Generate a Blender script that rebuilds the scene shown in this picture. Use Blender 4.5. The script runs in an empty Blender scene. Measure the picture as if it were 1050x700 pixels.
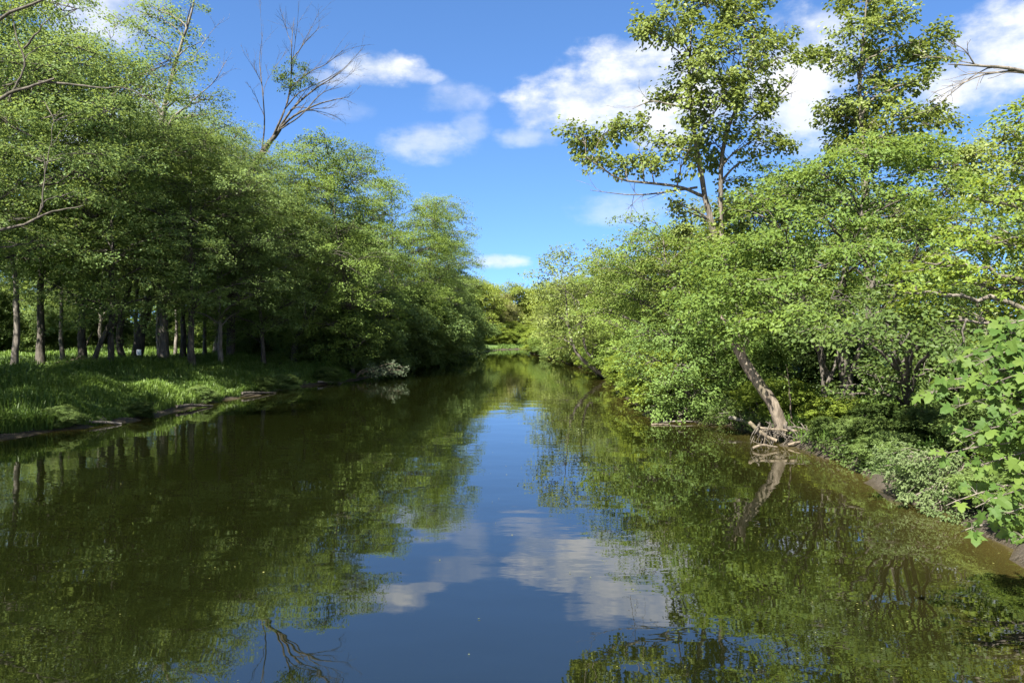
import bpy, math
import numpy as np

# ------------------------------------------------------------------ camera, sky, sun, exposure
S = bpy.context.scene
COL = S.collection
F = 758.0            # focal length in photo pixels
HZ = 340.0           # horizon row in the photo
CH = 4.0             # camera height above the water

cd = bpy.data.cameras.new('camera')
cd.sensor_width = 36.0
cd.lens = 36.0 * F / 1050.0
cd.shift_y = -10.0 / 1050.0
cd.clip_start = 0.1
cd.clip_end = 5000.0
cam = bpy.data.objects.new('camera', cd)
cam.location = (0, 0, CH)
cam.rotation_euler = (math.radians(90), 0, 0)
COL.objects.link(cam)
S.camera = cam

SUN_AZ = math.radians(-150)     # measured from +Y (view direction) towards +X
SUN_EL = math.radians(49)
sun_dir = np.array([math.sin(SUN_AZ) * math.cos(SUN_EL), math.cos(SUN_AZ) * math.cos(SUN_EL), math.sin(SUN_EL)])
sl = bpy.data.lights.new('sun', 'SUN')
sl.energy = 5.0
sl.angle = math.radians(0.53)
sl.color = (1.0, 0.95, 0.86)
sun = bpy.data.objects.new('sun', sl)
from mathutils import Vector
sun.rotation_euler = Vector(sun_dir.tolist()).to_track_quat('Z', 'Y').to_euler()
COL.objects.link(sun)

S.view_settings.view_transform = 'Standard'
S.view_settings.look = 'None'
S.view_settings.gamma = 1.0
S.view_settings.use_curve_mapping = False
S.view_settings.exposure = 2.6
S.render.engine = 'CYCLES'
S.cycles.max_bounces = 6
S.cycles.diffuse_bounces = 4
S.cycles.glossy_bounces = 2
S.cycles.transmission_bounces = 4
S.cycles.transparent_max_bounces = 4
S.cycles.use_denoising = True
S.cycles.sample_clamp_indirect = 6.0


class NT:
    """small helper round a node tree"""
    def __init__(s, tree):
        s.t = tree
        tree.nodes.clear()

    def n(s, typ, **kw):
        nd = s.t.nodes.new(typ)
        for k, v in kw.items():
            setattr(nd, k, v)
        return nd

    def set(s, sock, v):
        if isinstance(v, bpy.types.NodeSocket):
            s.t.links.new(v, sock)
        else:
            sock.default_value = v

    def math(s, op, a, b=0.0, c=None, clamp=False):
        nd = s.n('ShaderNodeMath', operation=op, use_clamp=clamp)
        s.set(nd.inputs[0], a)
        s.set(nd.inputs[1], b)
        if c is not None:
            s.set(nd.inputs[2], c)
        return nd.outputs[0]

    def mix(s, f, a, b):
        nd = s.n('ShaderNodeMix', data_type='RGBA')
        s.set(nd.inputs[0], f)
        s.set(nd.inputs[6], a)
        s.set(nd.inputs[7], b)
        return nd.outputs[2]

    def noise(s, vec, scale, detail=3.0, rough=0.5, out=0):
        nd = s.n('ShaderNodeTexNoise')
        if vec is not None:
            s.set(nd.inputs['Vector'], vec)
        nd.inputs['Scale'].default_value = scale
        nd.inputs['Detail'].default_value = detail
        nd.inputs['Roughness'].default_value = rough
        return nd.outputs[out]

    def smooth(s, v, lo, hi, a=0.0, b=1.0):
        nd = s.n('ShaderNodeMapRange', interpolation_type='SMOOTHSTEP')
        s.set(nd.inputs['Value'], v)
        nd.inputs['From Min'].default_value = lo
        nd.inputs['From Max'].default_value = hi
        nd.inputs['To Min'].default_value = a
        nd.inputs['To Max'].default_value = b
        return nd.outputs[0]

    def ramp(s, v, stops):
        nd = s.n('ShaderNodeValToRGB')
        s.set(nd.inputs[0], v)
        el = nd.color_ramp.elements
        while len(el) < len(stops):
            el.new(0.5)
        for e, (p, c) in zip(el, stops):
            e.position = p
            e.color = (*c, 1)
        return nd.outputs[0]


# ---- world: Nishita sky with cumulus scattered at their bearings and elevations
W = bpy.data.worlds.new('World')
S.world = W
W.use_nodes = True
t = NT(W.node_tree)
sky = t.n('ShaderNodeTexSky', sky_type='NISHITA')
sky.sun_disc = False
sky.sun_elevation = SUN_EL
sky.sun_rotation = SUN_AZ
sky.altitude = 100
sky.air_density = 0.7
sky.dust_density = 0.0
sky.ozone_density = 4.5
tc = t.n('ShaderNodeTexCoord')
lift = t.n('ShaderNodeVectorMath', operation='ADD')      # read the sky a little above each bearing: a cleaner, drier horizon
t.set(lift.inputs[0], tc.outputs['Generated']); lift.inputs[1].default_value = (0, 0, 0.13)
nrm = t.n('ShaderNodeVectorMath', operation='NORMALIZE')
t.set(nrm.inputs[0], lift.outputs[0]); t.set(sky.inputs['Vector'], nrm.outputs[0])
hs = t.n('ShaderNodeHueSaturation')
hs.inputs['Saturation'].default_value = 1.10
hs.inputs['Value'].default_value = 1.0
t.set(hs.inputs['Color'], sky.outputs[0])
sep = t.n('ShaderNodeSeparateXYZ')
t.set(sep.inputs[0], tc.outputs['Generated'])
az = t.math('ARCTAN2', sep.outputs[0], sep.outputs[1])
el = t.math('ARCSINE', sep.outputs[2])
cmb = t.n('ShaderNodeCombineXYZ')
t.set(cmb.inputs[0], az)
t.set(cmb.inputs[1], t.math('MULTIPLY', el, 1.7))
n1 = t.noise(cmb.outputs[0], 9.0, 7.0, 0.58)
n2 = t.noise(cmb.outputs[0], 30.0, 5.0, 0.6)
CL = [  # photo px, py, half width, half height, strength
    (388, 71, 54, 17, 1.0), (345, 80, 30, 9, .5), (430, 78, 26, 9, .6), (352, 112, 34, 12, .15),
    (468, 102, 40, 17, .34), (440, 146, 44, 22, .5), (482, 128, 22, 20, .3), (430, 150, 20, 12, .4),
    (600, 104, 80, 36, 1.0), (655, 82, 75, 42, 1.0), (560, 112, 42, 26, .7), (700, 110, 70, 44, 1.0), (545, 140, 40, 12, .4),
    (820, 70, 62, 55, .95), (815, 120, 60, 40, .75), (845, 30, 40, 22, .6),
    (1025, 62, 70, 50, 1.0), (980, 88, 56, 32, .95), (1060, 30, 40, 30, .9),
    (508, 268, 36, 8, .75), (640, 215, 60, 18, .3), (525, 303, 50, 6, .35), (600, 285, 40, 8, .3),
    (95, 8, 90, 36, .8), (200, 150, 60, 20, .3), (60, 130, 90, 60, .7), (170, 110, 70, 24, .6),
    (-300, 60, 200, 50, .8), (1400, 100, 200, 60, .8),
]
dens = None
jit = t.math('ADD', t.math('MULTIPLY', t.math('SUBTRACT', n1, 0.5), 2.6), t.math('MULTIPLY', t.math('SUBTRACT', n2, 0.5), 1.7))
for px, py, rw, rh, st in CL:
    a0 = math.atan((px - 525) / F)
    e0 = math.atan((HZ - py) / F * math.cos(a0))
    ra = rw / F * math.cos(a0) ** 2
    re = rh / F * math.cos(a0)
    da = t.math('DIVIDE', t.math('SUBTRACT', az, a0), ra)
    de = t.math('DIVIDE', t.math('SUBTRACT', el, e0), re)
    q = t.math('ADD', t.math('MULTIPLY', da, da), t.math('MULTIPLY', de, de))
    v = t.math('ADD', t.math('SUBTRACT', 1.0, q), jit)
    v = t.math('MULTIPLY', t.smooth(v, -0.3, 1.3), st)
    dens = v if dens is None else t.math('MAXIMUM', dens, v)
# unseen clouds behind the viewer, added as white fill light
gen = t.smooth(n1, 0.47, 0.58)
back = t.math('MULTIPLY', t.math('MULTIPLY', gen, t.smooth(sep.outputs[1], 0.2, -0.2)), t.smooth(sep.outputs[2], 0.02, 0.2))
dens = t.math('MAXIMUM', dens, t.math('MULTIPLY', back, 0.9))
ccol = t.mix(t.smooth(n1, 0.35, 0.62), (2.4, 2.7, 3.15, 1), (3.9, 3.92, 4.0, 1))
ccol = t.mix(t.smooth(sep.outputs[1], 0.2, -0.2), ccol, (7.5, 7.5, 7.5, 1))     # the added clouds behind the viewer, made extra bright to lift the shade
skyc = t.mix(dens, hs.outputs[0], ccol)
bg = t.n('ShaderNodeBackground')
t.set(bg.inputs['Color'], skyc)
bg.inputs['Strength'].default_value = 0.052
out = t.n('ShaderNodeOutputWorld')
t.t.links.new(bg.outputs[0], out.inputs[0])


# ------------------------------------------------------------------ helpers
def tag(o, label=None, cat=None, group=None, kind=None):
    if label: o['label'] = label
    if cat: o['category'] = cat
    if group: o['group'] = group
    if kind: o['kind'] = kind
    return o


def empty(name, loc, rz=0.0):
    o = bpy.data.objects.new(name, None)
    o.empty_display_size = 0.3
    o.location = loc
    o.rotation_euler = (0, 0, rz)
    COL.objects.link(o)
    return o


def mesh_np(name, V, faces, k, mat, tint=None, smooth=False):
    """mesh from numpy: faces is an (n,k) index array"""
    V = np.asarray(V, np.float32)
    faces = np.asarray(faces, np.int32)
    me = bpy.data.meshes.new(name)
    me.vertices.add(len(V))
    me.vertices.foreach_set('co', V.ravel())
    me.loops.add(faces.size)
    me.loops.foreach_set('vertex_index', faces.ravel())
    me.polygons.add(len(faces))
    me.polygons.foreach_set('loop_start', np.arange(0, faces.size, k, dtype=np.int32))
    me.polygons.foreach_set('use_smooth', np.full(len(faces), smooth, bool))
    if tint is not None:
        at = me.attributes.new('tint', 'FLOAT', 'FACE')
        at.data.foreach_set('value', np.asarray(tint, np.float32))
    me.update(calc_edges=True)
    me.materials.append(mat)
    return me


def link(name, me, parent=None, loc=(0, 0, 0)):
    o = bpy.data.objects.new(name, me)
    o.location = loc
    if parent is not None:
        o.parent = parent
    COL.objects.link(o)
    return o


def copy_tree(o, parent=None):
    c = o.copy()
    COL.objects.link(c)
    if parent is not None:
        c.parent = parent
    for ch in list(o.children):
        copy_tree(ch, c)
    return c


def at(px, py, d):
    return np.array([(px - 525) / F * d, d, CH + (HZ - py) / F * d])


def norm(v):
    return v / np.maximum(np.linalg.norm(v, axis=-1, keepdims=True), 1e-9)


class Wood:
    """collects tapering tubes into one quad mesh"""
    def __init__(s):
        s.V = []; s.Fc = []; s.n = 0

    def tube(s, P, R, k=6, rough=0.0, rng=None):
        P = np.asarray(P, float)
        R = np.broadcast_to(np.asarray(R, float), (len(P),))
        T = norm(np.gradient(P, axis=0))
        ref = np.array([0.31, 0.17, 0.93]) if abs(T[0][2]) < 0.8 else np.array([0.9, 0.3, 0.1])
        A = norm(np.cross(T, ref))
        B = np.cross(T, A)
        an = np.arange(k) * 2 * math.pi / k
        rr = R[:, None] * np.ones(k)
        if rough and rng is not None:
            rr = rr * (1 + rough * (rng.random((len(P), k)) - 0.5))
        V = P[:, None, :] + rr[..., None] * (np.cos(an)[None, :, None] * A[:, None, :] + np.sin(an)[None, :, None] * B[:, None, :])
        m = len(P)
        i = np.arange(m - 1)[:, None] * k
        j = np.arange(k)[None, :]
        j2 = (j + 1) % k
        f = np.stack([i + j, i + j2, i + k + j2, i + k + j], -1).reshape(-1, 4) + s.n
        s.V.append(V.reshape(-1, 3)); s.Fc.append(f); s.n += m * k
        # close the tip with one quad fan when blunt
        return s

    def mesh(s, name, mat, off=(0, 0, 0)):
        return mesh_np(name, np.concatenate(s.V) - np.asarray(off), np.concatenate(s.Fc), 4, mat, smooth=True)


def bez(p0, p1, p2, p3, n):
    t_ = np.linspace(0, 1, n)[:, None]
    return (1 - t_) ** 3 * p0 + 3 * (1 - t_) ** 2 * t_ * p1 + 3 * (1 - t_) * t_ ** 2 * p2 + t_ ** 3 * p3


def smooth_path(pts, n=24, wob=0.0, rng=None):
    """Catmull-Rom through points"""
    P = np.asarray(pts, float)
    P = np.vstack([2 * P[0] - P[1], P, 2 * P[-1] - P[-2]])
    m = len(P) - 3
    u = np.linspace(0, m - 1e-6, n)
    i = u.astype(int); f = (u - i)[:, None]
    a, b, c, d = P[i], P[i + 1], P[i + 2], P[i + 3]
    q = 0.5 * ((2 * b) + (-a + c) * f + (2 * a - 5 * b + 4 * c - d) * f ** 2 + (-a + 3 * b - 3 * c + d) * f ** 3)
    if wob and rng is not None:
        w = rng.normal(0, wob, q.shape); w[0] = 0
        w = (w + np.roll(w, 1, 0) + np.roll(w, -1, 0)) / 3
        q = q + w
    return q


# ------------------------------------------------------------------ materials
def mat_leaf(name, c1, c2, trans, rough=0.5, tmix=0.42, spec=0.14):
    m = bpy.data.materials.new(name); m.use_nodes = True
    t = NT(m.node_tree)
    a = t.n('ShaderNodeAttribute', attribute_name='tint')
    oi = t.n('ShaderNodeObjectInfo')
    f = t.math('ADD', a.outputs['Fac'], t.math('MULTIPLY', t.math('SUBTRACT', oi.outputs['Random'], 0.5), 0.5), clamp=True)
    c = t.mix(f, (*c1, 1), (*c2, 1))
    p = t.n('ShaderNodeBsdfPrincipled')
    t.set(p.inputs['Base Color'], c)
    p.inputs['Roughness'].default_value = rough
    p.inputs['Specular IOR Level'].default_value = spec
    tr = t.n('ShaderNodeBsdfTranslucent')
    tcol = t.mix(f, (*[x * 0.75 for x in trans], 1), (*trans, 1))
    t.set(tr.inputs['Color'], tcol)
    mx = t.n('ShaderNodeMixShader')
    mx.inputs[0].default_value = tmix
    t.t.links.new(p.outputs[0], mx.inputs[1]); t.t.links.new(tr.outputs[0], mx.inputs[2])
    o = t.n('ShaderNodeOutputMaterial')
    t.t.links.new(mx.outputs[0], o.inputs[0])
    return m


def mat_bark(name, c1, c2, scale=6.0, bump=0.6):
    m = bpy.data.materials.new(name); m.use_nodes = True
    t = NT(m.node_tree)
    tcn = t.n('ShaderNodeTexCoord')
    mp = t.n('ShaderNodeMapping')
    t.set(mp.inputs[0], tcn.outputs['Object'])
    mp.inputs['Scale'].default_value = (1, 1, 0.22)
    n = t.noise(mp.outputs[0], scale, 6, 0.65)
    n2_ = t.noise(tcn.outputs['Object'], 0.9, 3, 0.5)
    c = t.mix(t.smooth(n, 0.35, 0.65), (*c1, 1), (*c2, 1))
    c = t.mix(t.smooth(n2_, 0.5, 0.7, 0, 0.5), c, (c1[0] * .8, c1[1] * 1.0, c1[2] * .6, 1))
    p = t.n('ShaderNodeBsdfPrincipled')
    t.set(p.inputs['Base Color'], c)
    p.inputs['Roughness'].default_value = 0.9
    p.inputs['Specular IOR Level'].default_value = 0.15
    b = t.n('ShaderNodeBump')
    b.inputs['Strength'].default_value = bump
    b.inputs['Distance'].default_value = 0.06
    t.set(b.inputs['Height'], n)
    t.set(p.inputs['Normal'], b.outputs[0])
    o = t.n('ShaderNodeOutputMaterial')
    t.t.links.new(p.outputs[0], o.inputs[0])
    return m


M = {
    'maple': mat_leaf('silver_maple_leaf', (0.060, 0.100, 0.028), (0.112, 0.156, 0.045), (0.23, 0.30, 0.065)),
    'cotton': mat_leaf('cottonwood_leaf', (0.065, 0.092, 0.022), (0.135, 0.162, 0.042), (0.23, 0.28, 0.045), rough=0.4, tmix=0.33),
    'box': mat_leaf('boxelder_leaf', (0.052, 0.090, 0.019), (0.108, 0.152, 0.030), (0.215, 0.29, 0.045)),
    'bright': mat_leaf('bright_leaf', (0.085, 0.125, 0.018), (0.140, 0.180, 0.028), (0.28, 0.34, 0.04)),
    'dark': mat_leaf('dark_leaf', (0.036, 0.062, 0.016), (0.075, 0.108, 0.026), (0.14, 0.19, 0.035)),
    'vine': mat_leaf('vine_leaf', (0.065, 0.112, 0.028), (0.115, 0.168, 0.040), (0.22, 0.29, 0.05)),
    'far': mat_leaf('far_leaf', (0.090, 0.125, 0.022), (0.150, 0.180, 0.030), (0.28, 0.33, 0.04)),
    'rust': mat_leaf('rust_leaf', (0.100, 0.112, 0.034), (0.145, 0.145, 0.048), (0.24, 0.25, 0.06)),
    'pale': mat_leaf('pale_leaf', (0.055, 0.088, 0.028), (0.130, 0.160, 0.070), (0.16, 0.22, 0.06)),
    'silver': mat_leaf('silver_dry_leaf', (0.06, 0.085, 0.045), (0.16, 0.19, 0.12), (0.12, 0.16, 0.07)),
    'lobed': mat_leaf('sycamore_leaf', (0.038, 0.074, 0.014), (0.090, 0.128, 0.024), (0.17, 0.24, 0.03), rough=0.6),
    'grass': mat_leaf('grass_blade', (0.040, 0.082, 0.014), (0.088, 0.135, 0.022), (0.14, 0.22, 0.03), rough=0.5, tmix=0.3, spec=0.25),
    'bark': mat_bark('grey_brown_bark', (0.045, 0.038, 0.030), (0.120, 0.105, 0.085)),
    'darkbark': mat_bark('dark_bark', (0.028, 0.024, 0.020), (0.075, 0.066, 0.054)),
    'palebark': mat_bark('pale_bark', (0.16, 0.145, 0.115), (0.34, 0.31, 0.26), 3.0, 0.3),
    'brownbark': mat_bark('brown_bark', (0.058, 0.047, 0.035), (0.135, 0.112, 0.086), 9.0, 0.9),
    'drift': mat_bark('driftwood', (0.040, 0.032, 0.023), (0.115, 0.094, 0.068), 8.0, 0.5),
    'deadbark': mat_bark('dead_bark', (0.06, 0.052, 0.043), (0.14, 0.125, 0.105), 7.0, 0.5),
    'soil': mat_bark('dark_soil', (0.018, 0.014, 0.010), (0.05, 0.04, 0.028), 5.0, 0.8),
}

# ------------------------------------------------------------------ the river, the ground
LB = np.array([(-26, -60), (-23, -20), (-21, 10), (-19.6, 24), (-19.2, 28), (-17.6, 31.5), (-17.0, 36), (-17.2, 40), (-16.4, 47),
               (-15.8, 53), (-13.6, 58), (-12.6, 64), (-11.7, 71), (-11.2, 82), (-10.7, 95), (-9.2, 110), (-7.6, 126), (-5.4, 150),
               (-3.0, 163), (3, 171), (12, 177), (30, 181), (80, 182), (140, 182)], float)
RB = np.array([(11, -60), (9.6, -10), (8.2, 4), (8.4, 9), (9.2, 13.5), (10.0, 16), (9.7, 18.5), (9.9, 21), (10.5, 22.6), (10.0, 24.4),
               (9.7, 26.4), (9.9, 28.6), (9.8, 30.5), (8.9, 32.2), (7.3, 33.2), (6.8, 36), (6.9, 41), (7.4, 50), (8.5, 60), (8.3, 72),
               (8.0, 83), (7.0, 100), (6.0, 116), (3.4, 140), (5, 148), (11, 153), (22, 157), (80, 158), (140, 158)], float)
POLY = np.vstack([LB, RB[::-1]])


def seg_dist(x, y, line):
    d = np.full(x.shape, 1e9)
    for (ax, ay), (bx, by) in zip(line[:-1], line[1:]):
        vx, vy = bx - ax, by - ay
        tt = np.clip(((x - ax) * vx + (y - ay) * vy) / (vx * vx + vy * vy), 0, 1)
        d = np.minimum(d, np.hypot(x - ax - tt * vx, y - ay - tt * vy))
    return d


def in_poly(x, y):
    ins = np.zeros(x.shape, bool)
    P = POLY
    for (ax, ay), (bx, by) in zip(P, np.roll(P, -1, 0)):
        c = (ay > y) != (by > y)
        with np.errstate(divide='ignore', invalid='ignore'):
            xi = ax + (y - ay) * (bx - ax) / (by - ay if by != ay else 1e-9)
        ins ^= c & (x < xi)
    return ins


def sst(a, b, x):
    u = np.clip((x - a) / (b - a), 0, 1)
    return u * u * (3 - 2 * u)


def wav(x, y, s=0.0):
    return (np.sin(x * 0.83 + 1.7 * np.sin(y * 0.31 + s)) + np.sin(y * 0.71 + 1.3 * np.sin(x * 0.43 + 2 * s) + s)
            + 0.6 * np.sin(x * 1.9 + y * 1.3 + s * 3) + 0.5 * np.sin(x * 2.7 - y * 2.1 + s))


def ground(x, y):
    x = np.asarray(x, float); y = np.asarray(y, float)
    dl = seg_dist(x, y, LB); dr = seg_dist(x, y, RB)
    ins = in_poly(x, y)
    nz = .30 * np.sin(1.9 * x + 1.3 * y) * np.sin(.9 * y + .4) + .22 * np.sin(2.9 * y - 1.1 * x) + .12 * np.sin(6.1 * y + 2.3 * x)
    lf = dl < dr
    sg = np.where(ins, -1, 1) * np.minimum(dl, dr) + nz * np.where(lf, 1.0, .5)
    ins = sg < 0
    dl = np.where(lf, np.abs(sg), dl); dr = np.where(lf, dr, np.abs(sg))
    wob = 0.35 * np.sin(x * 1.1 + y * 0.9) + 0.25 * np.sin(y * 2.3 + x * 0.7)
    hl = 0.16 * sst(-0.2, 0.5, dl) + 0.75 * sst(0.5, 2.6, dl + wob * 0.7) + 0.75 * sst(1.5, 9.0, dl) + 0.25 * sst(10, 40, dl)
    hr = 0.5 * sst(-0.1, 0.3, dr + wob * 0.12) + 0.5 * sst(0.5, 3.5, dr) + 0.5 * sst(3, 14, dr)
    out_ = np.where(dl < dr, hl, hr)
    out_ = out_ + 0.035 * wav(x, y) * sst(0.5, 3, np.minimum(dl, dr))
    dd = np.minimum(dl, dr)
    inn = -1.3 * sst(0, 4.5, dd) - 0.02
    return np.where(ins, inn, out_)


def gz(x, y):
    return float(ground(np.array([x]), np.array([y]))[0])


def grid_mesh(name, xs, ys, zf, mat, smooth=True):
    X, Y = np.meshgrid(xs, ys)
    Z = zf(X, Y)
    V = np.stack([X, Y, Z], -1).reshape(-1, 3)
    nx, ny = len(xs), len(ys)
    i = np.arange(ny - 1)[:, None] * nx + np.arange(nx - 1)[None, :]
    f = np.stack([i, i + 1, i + nx + 1, i + nx], -1).reshape(-1, 4)
    return mesh_np(name, V, f, 4, mat, smooth=smooth), X.ravel(), Y.ravel()


def axis(lo, hi, step, far):
    a = np.arange(lo, hi + 1e-6, step)
    g = np.array([3, 8, 18, 40, 90, 200, 450, 1000, far])
    return np.concatenate([(lo - g)[::-1], a, hi + g])


def mat_ground():
    m = bpy.data.materials.new('ground_soil_and_weeds'); m.use_nodes = True
    t = NT(m.node_tree)
    g = t.n('ShaderNodeNewGeometry')
    sp = t.n('ShaderNodeSeparateXYZ'); t.set(sp.inputs[0], g.outputs['Position'])
    n = t.noise(g.outputs['Position'], 0.9, 6, 0.65)
    nf = t.noise(g.outputs['Position'], 9.0, 5, 0.7)
    grass = t.ramp(t.math('ADD', t.math('MULTIPLY', n, 0.6), t.math('MULTIPLY', nf, 0.4)),
                   [(0.3, (0.022, 0.030, 0.010)), (0.5, (0.045, 0.080, 0.016)), (0.7, (0.085, 0.120, 0.026))])
    mud = t.mix(nf, (0.016, 0.013, 0.009, 1), (0.052, 0.042, 0.029, 1))
    h = t.math('ADD', sp.outputs[2], t.math('MULTIPLY', t.math('SUBTRACT', n, 0.5), 0.5))
    c = t.mix(t.smooth(h, 0.18, 0.62), mud, grass)
    p = t.n('ShaderNodeBsdfPrincipled')
    t.set(p.inputs['Base Color'], c)
    t.set(p.inputs['Roughness'], t.smooth(sp.outputs[2], 0.02, 0.15, 0.35, 0.95))
    p.inputs['Specular IOR Level'].default_value = 0.25
    b = t.n('ShaderNodeBump')
    b.inputs['Strength'].default_value = 0.8
    b.inputs['Distance'].default_value = 0.12
    t.set(b.inputs['Height'], nf)
    t.set(p.inputs['Normal'], b.outputs[0])
    o = t.n('ShaderNodeOutputMaterial')
    t.t.links.new(p.outputs[0], o.inputs[0])
    return m


gm, _, _ = grid_mesh('ground', axis(-70, 60, 0.6, 2500), axis(-20, 200, 0.6, 2500), ground, mat_ground())
tag(link('ground', gm), kind='structure')


def mat_water():
    m = bpy.data.materials.new('murky_river_water'); m.use_nodes = True
    t = NT(m.node_tree)
    g = t.n('ShaderNodeNewGeometry')
    mp = t.n('ShaderNodeMapping'); t.set(mp.inputs[0], g.outputs['Position'])
    mp.inputs['Scale'].default_value = (0.75, 1.25, 1.0)
    mp.inputs['Rotation'].default_value = (0, 0, 0.25)
    nA = t.noise(mp.outputs[0], 0.55, 2.0, 0.45)
    nB = t.noise(mp.outputs[0], 2.6, 2.0, 0.5)
    patch = t.smooth(t.noise(g.outputs['Position'], 0.11, 2, 0.5), 0.40, 0.66, 0.08, 1.7)
    h = t.math('ADD', t.math('MULTIPLY', nA, 0.022), t.math('MULTIPLY', t.math('MULTIPLY', nB, patch), 0.0032))
    b = t.n('ShaderNodeBump')
    b.inputs['Strength'].default_value = 0.42
    b.inputs['Distance'].default_value = 1.0
    t.set(b.inputs['Height'], h)
    a = t.n('ShaderNodeAttribute', attribute_name='shallow')
    c = t.mix(a.outputs['Fac'], (0.0028, 0.0036, 0.0008, 1), (0.036, 0.029, 0.008, 1))
    p = t.n('ShaderNodeBsdfPrincipled')
    t.set(p.inputs['Base Color'], c)
    p.inputs['Roughness'].default_value = 0.015
    p.inputs['IOR'].default_value = 2.45
    p.inputs['Specular IOR Level'].default_value = 0.5
    t.set(p.inputs['Normal'], b.outputs[0])
    o = t.n('ShaderNodeOutputMaterial')
    t.t.links.new(p.outputs[0], o.inputs[0])
    return m


wm, wx, wy = grid_mesh('water', np.arange(-34, 145, 0.9), np.arange(-62, 190, 0.9), lambda x, y: np.zeros_like(x), mat_water(), smooth=False)
_ins = in_poly(wx, wy)
_d = seg_dist(wx, wy, RB)
_dl = seg_dist(wx, wy, LB)
sh = np.clip(np.where(_ins, np.exp(-_d / 1.3) + 0.4 * np.exp(-_dl / 0.8), 1), 0, 1)
av = wm.attributes.new('shallow', 'FLOAT', 'POINT')
av.data.foreach_set('value', sh.astype(np.float32))
tag(link('water', wm), kind='structure')


# ------------------------------------------------------------------ leaves
def leaf_verts(P, A, N, L, wid, kind):
    """P base, A axis, N normal, L length arrays -> verts, faces(quads), per-leaf face count"""
    A = norm(A)
    Sd = norm(np.cross(N, A))
    N = np.cross(A, Sd)
    L = L[:, None]
    n = len(P)
    if kind == 'diamond':
        fold = 0.16 * L
        V = np.stack([P, P + A * 0.5 * L + Sd * L * wid * .5 + N * fold * .5, P + A * L - N * fold * .3,
                      P + A * 0.5 * L - Sd * L * wid * .5 + N * fold * .5], 1)
        f = np.arange(n * 4).reshape(n, 4)
        return V.reshape(-1, 3), f, 1
    if kind == 'oval':
        w = L * wid * .5
        up = N * L * 0.10
        V = np.stack([P, P + A * .28 * L + Sd * w * .85 + up, P + A * .65 * L + Sd * w * .8 + up, P + A * L - N * L * .12,
                      P + A * .65 * L - Sd * w * .8 + up, P + A * .28 * L - Sd * w * .85 + up], 1)
        b = np.arange(n)[:, None] * 6
        f = np.concatenate([b + [0, 1, 2, 3], b + [0, 3, 4, 5]], 1).reshape(-1, 4)
        return V.reshape(-1, 3), f, 2
    if kind == 'lobed':
        # half outline of a five-lobed leaf: (along, across, lift)
        mid = [(0.10, 0, 0), (0.45, 0, .0), (0.75, 0, -.03), (1.0, 0, -.12)]
        half = [(-0.06, .16, .01), (-0.02, .46, .0), (0.20, .27, .03), (0.52, .62, -.02), (0.50, .24, .03), (0.76, .24, -.01)]
        pts = []
        for a, s_, u in mid: pts.append((a, s_, u))
        for sg in (1, -1):
            for a, s_, u in half: pts.append((a, s_ * sg, u))
        pts = np.array(pts)
        V = P[:, None, :] + L[:, None] * (A[:, None, :] * pts[None, :, 0:1] + Sd[:, None, :] * pts[None, :, 1:2] * (wid) + N[:, None, :] * pts[None, :, 2:3])
        q = []
        for o_ in (4, 10):
            quad = [(0, o_, o_ + 1, o_ + 2), (0, o_ + 2, o_ + 4, 1), (o_ + 2, o_ + 3, o_ + 4, o_ + 4), (1, o_ + 4, o_ + 5, 2), (2, o_ + 5, 3, 3)]
            q += quad
        q = [x for x in q]
        b = np.arange(n)[:, None] * 16
        f = np.concatenate([b + list(x) for x in q if len(set(x)) == 4], 1).reshape(-1, 4)
        tri = np.concatenate([b + list(x[:3]) for x in q if len(set(x)) == 3], 1).reshape(-1, 3)
        return V.reshape(-1, 3), (f, tri), None


def rand_unit(rng, n):
    v = rng.normal(size=(n, 3))
    return norm(v)


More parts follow.
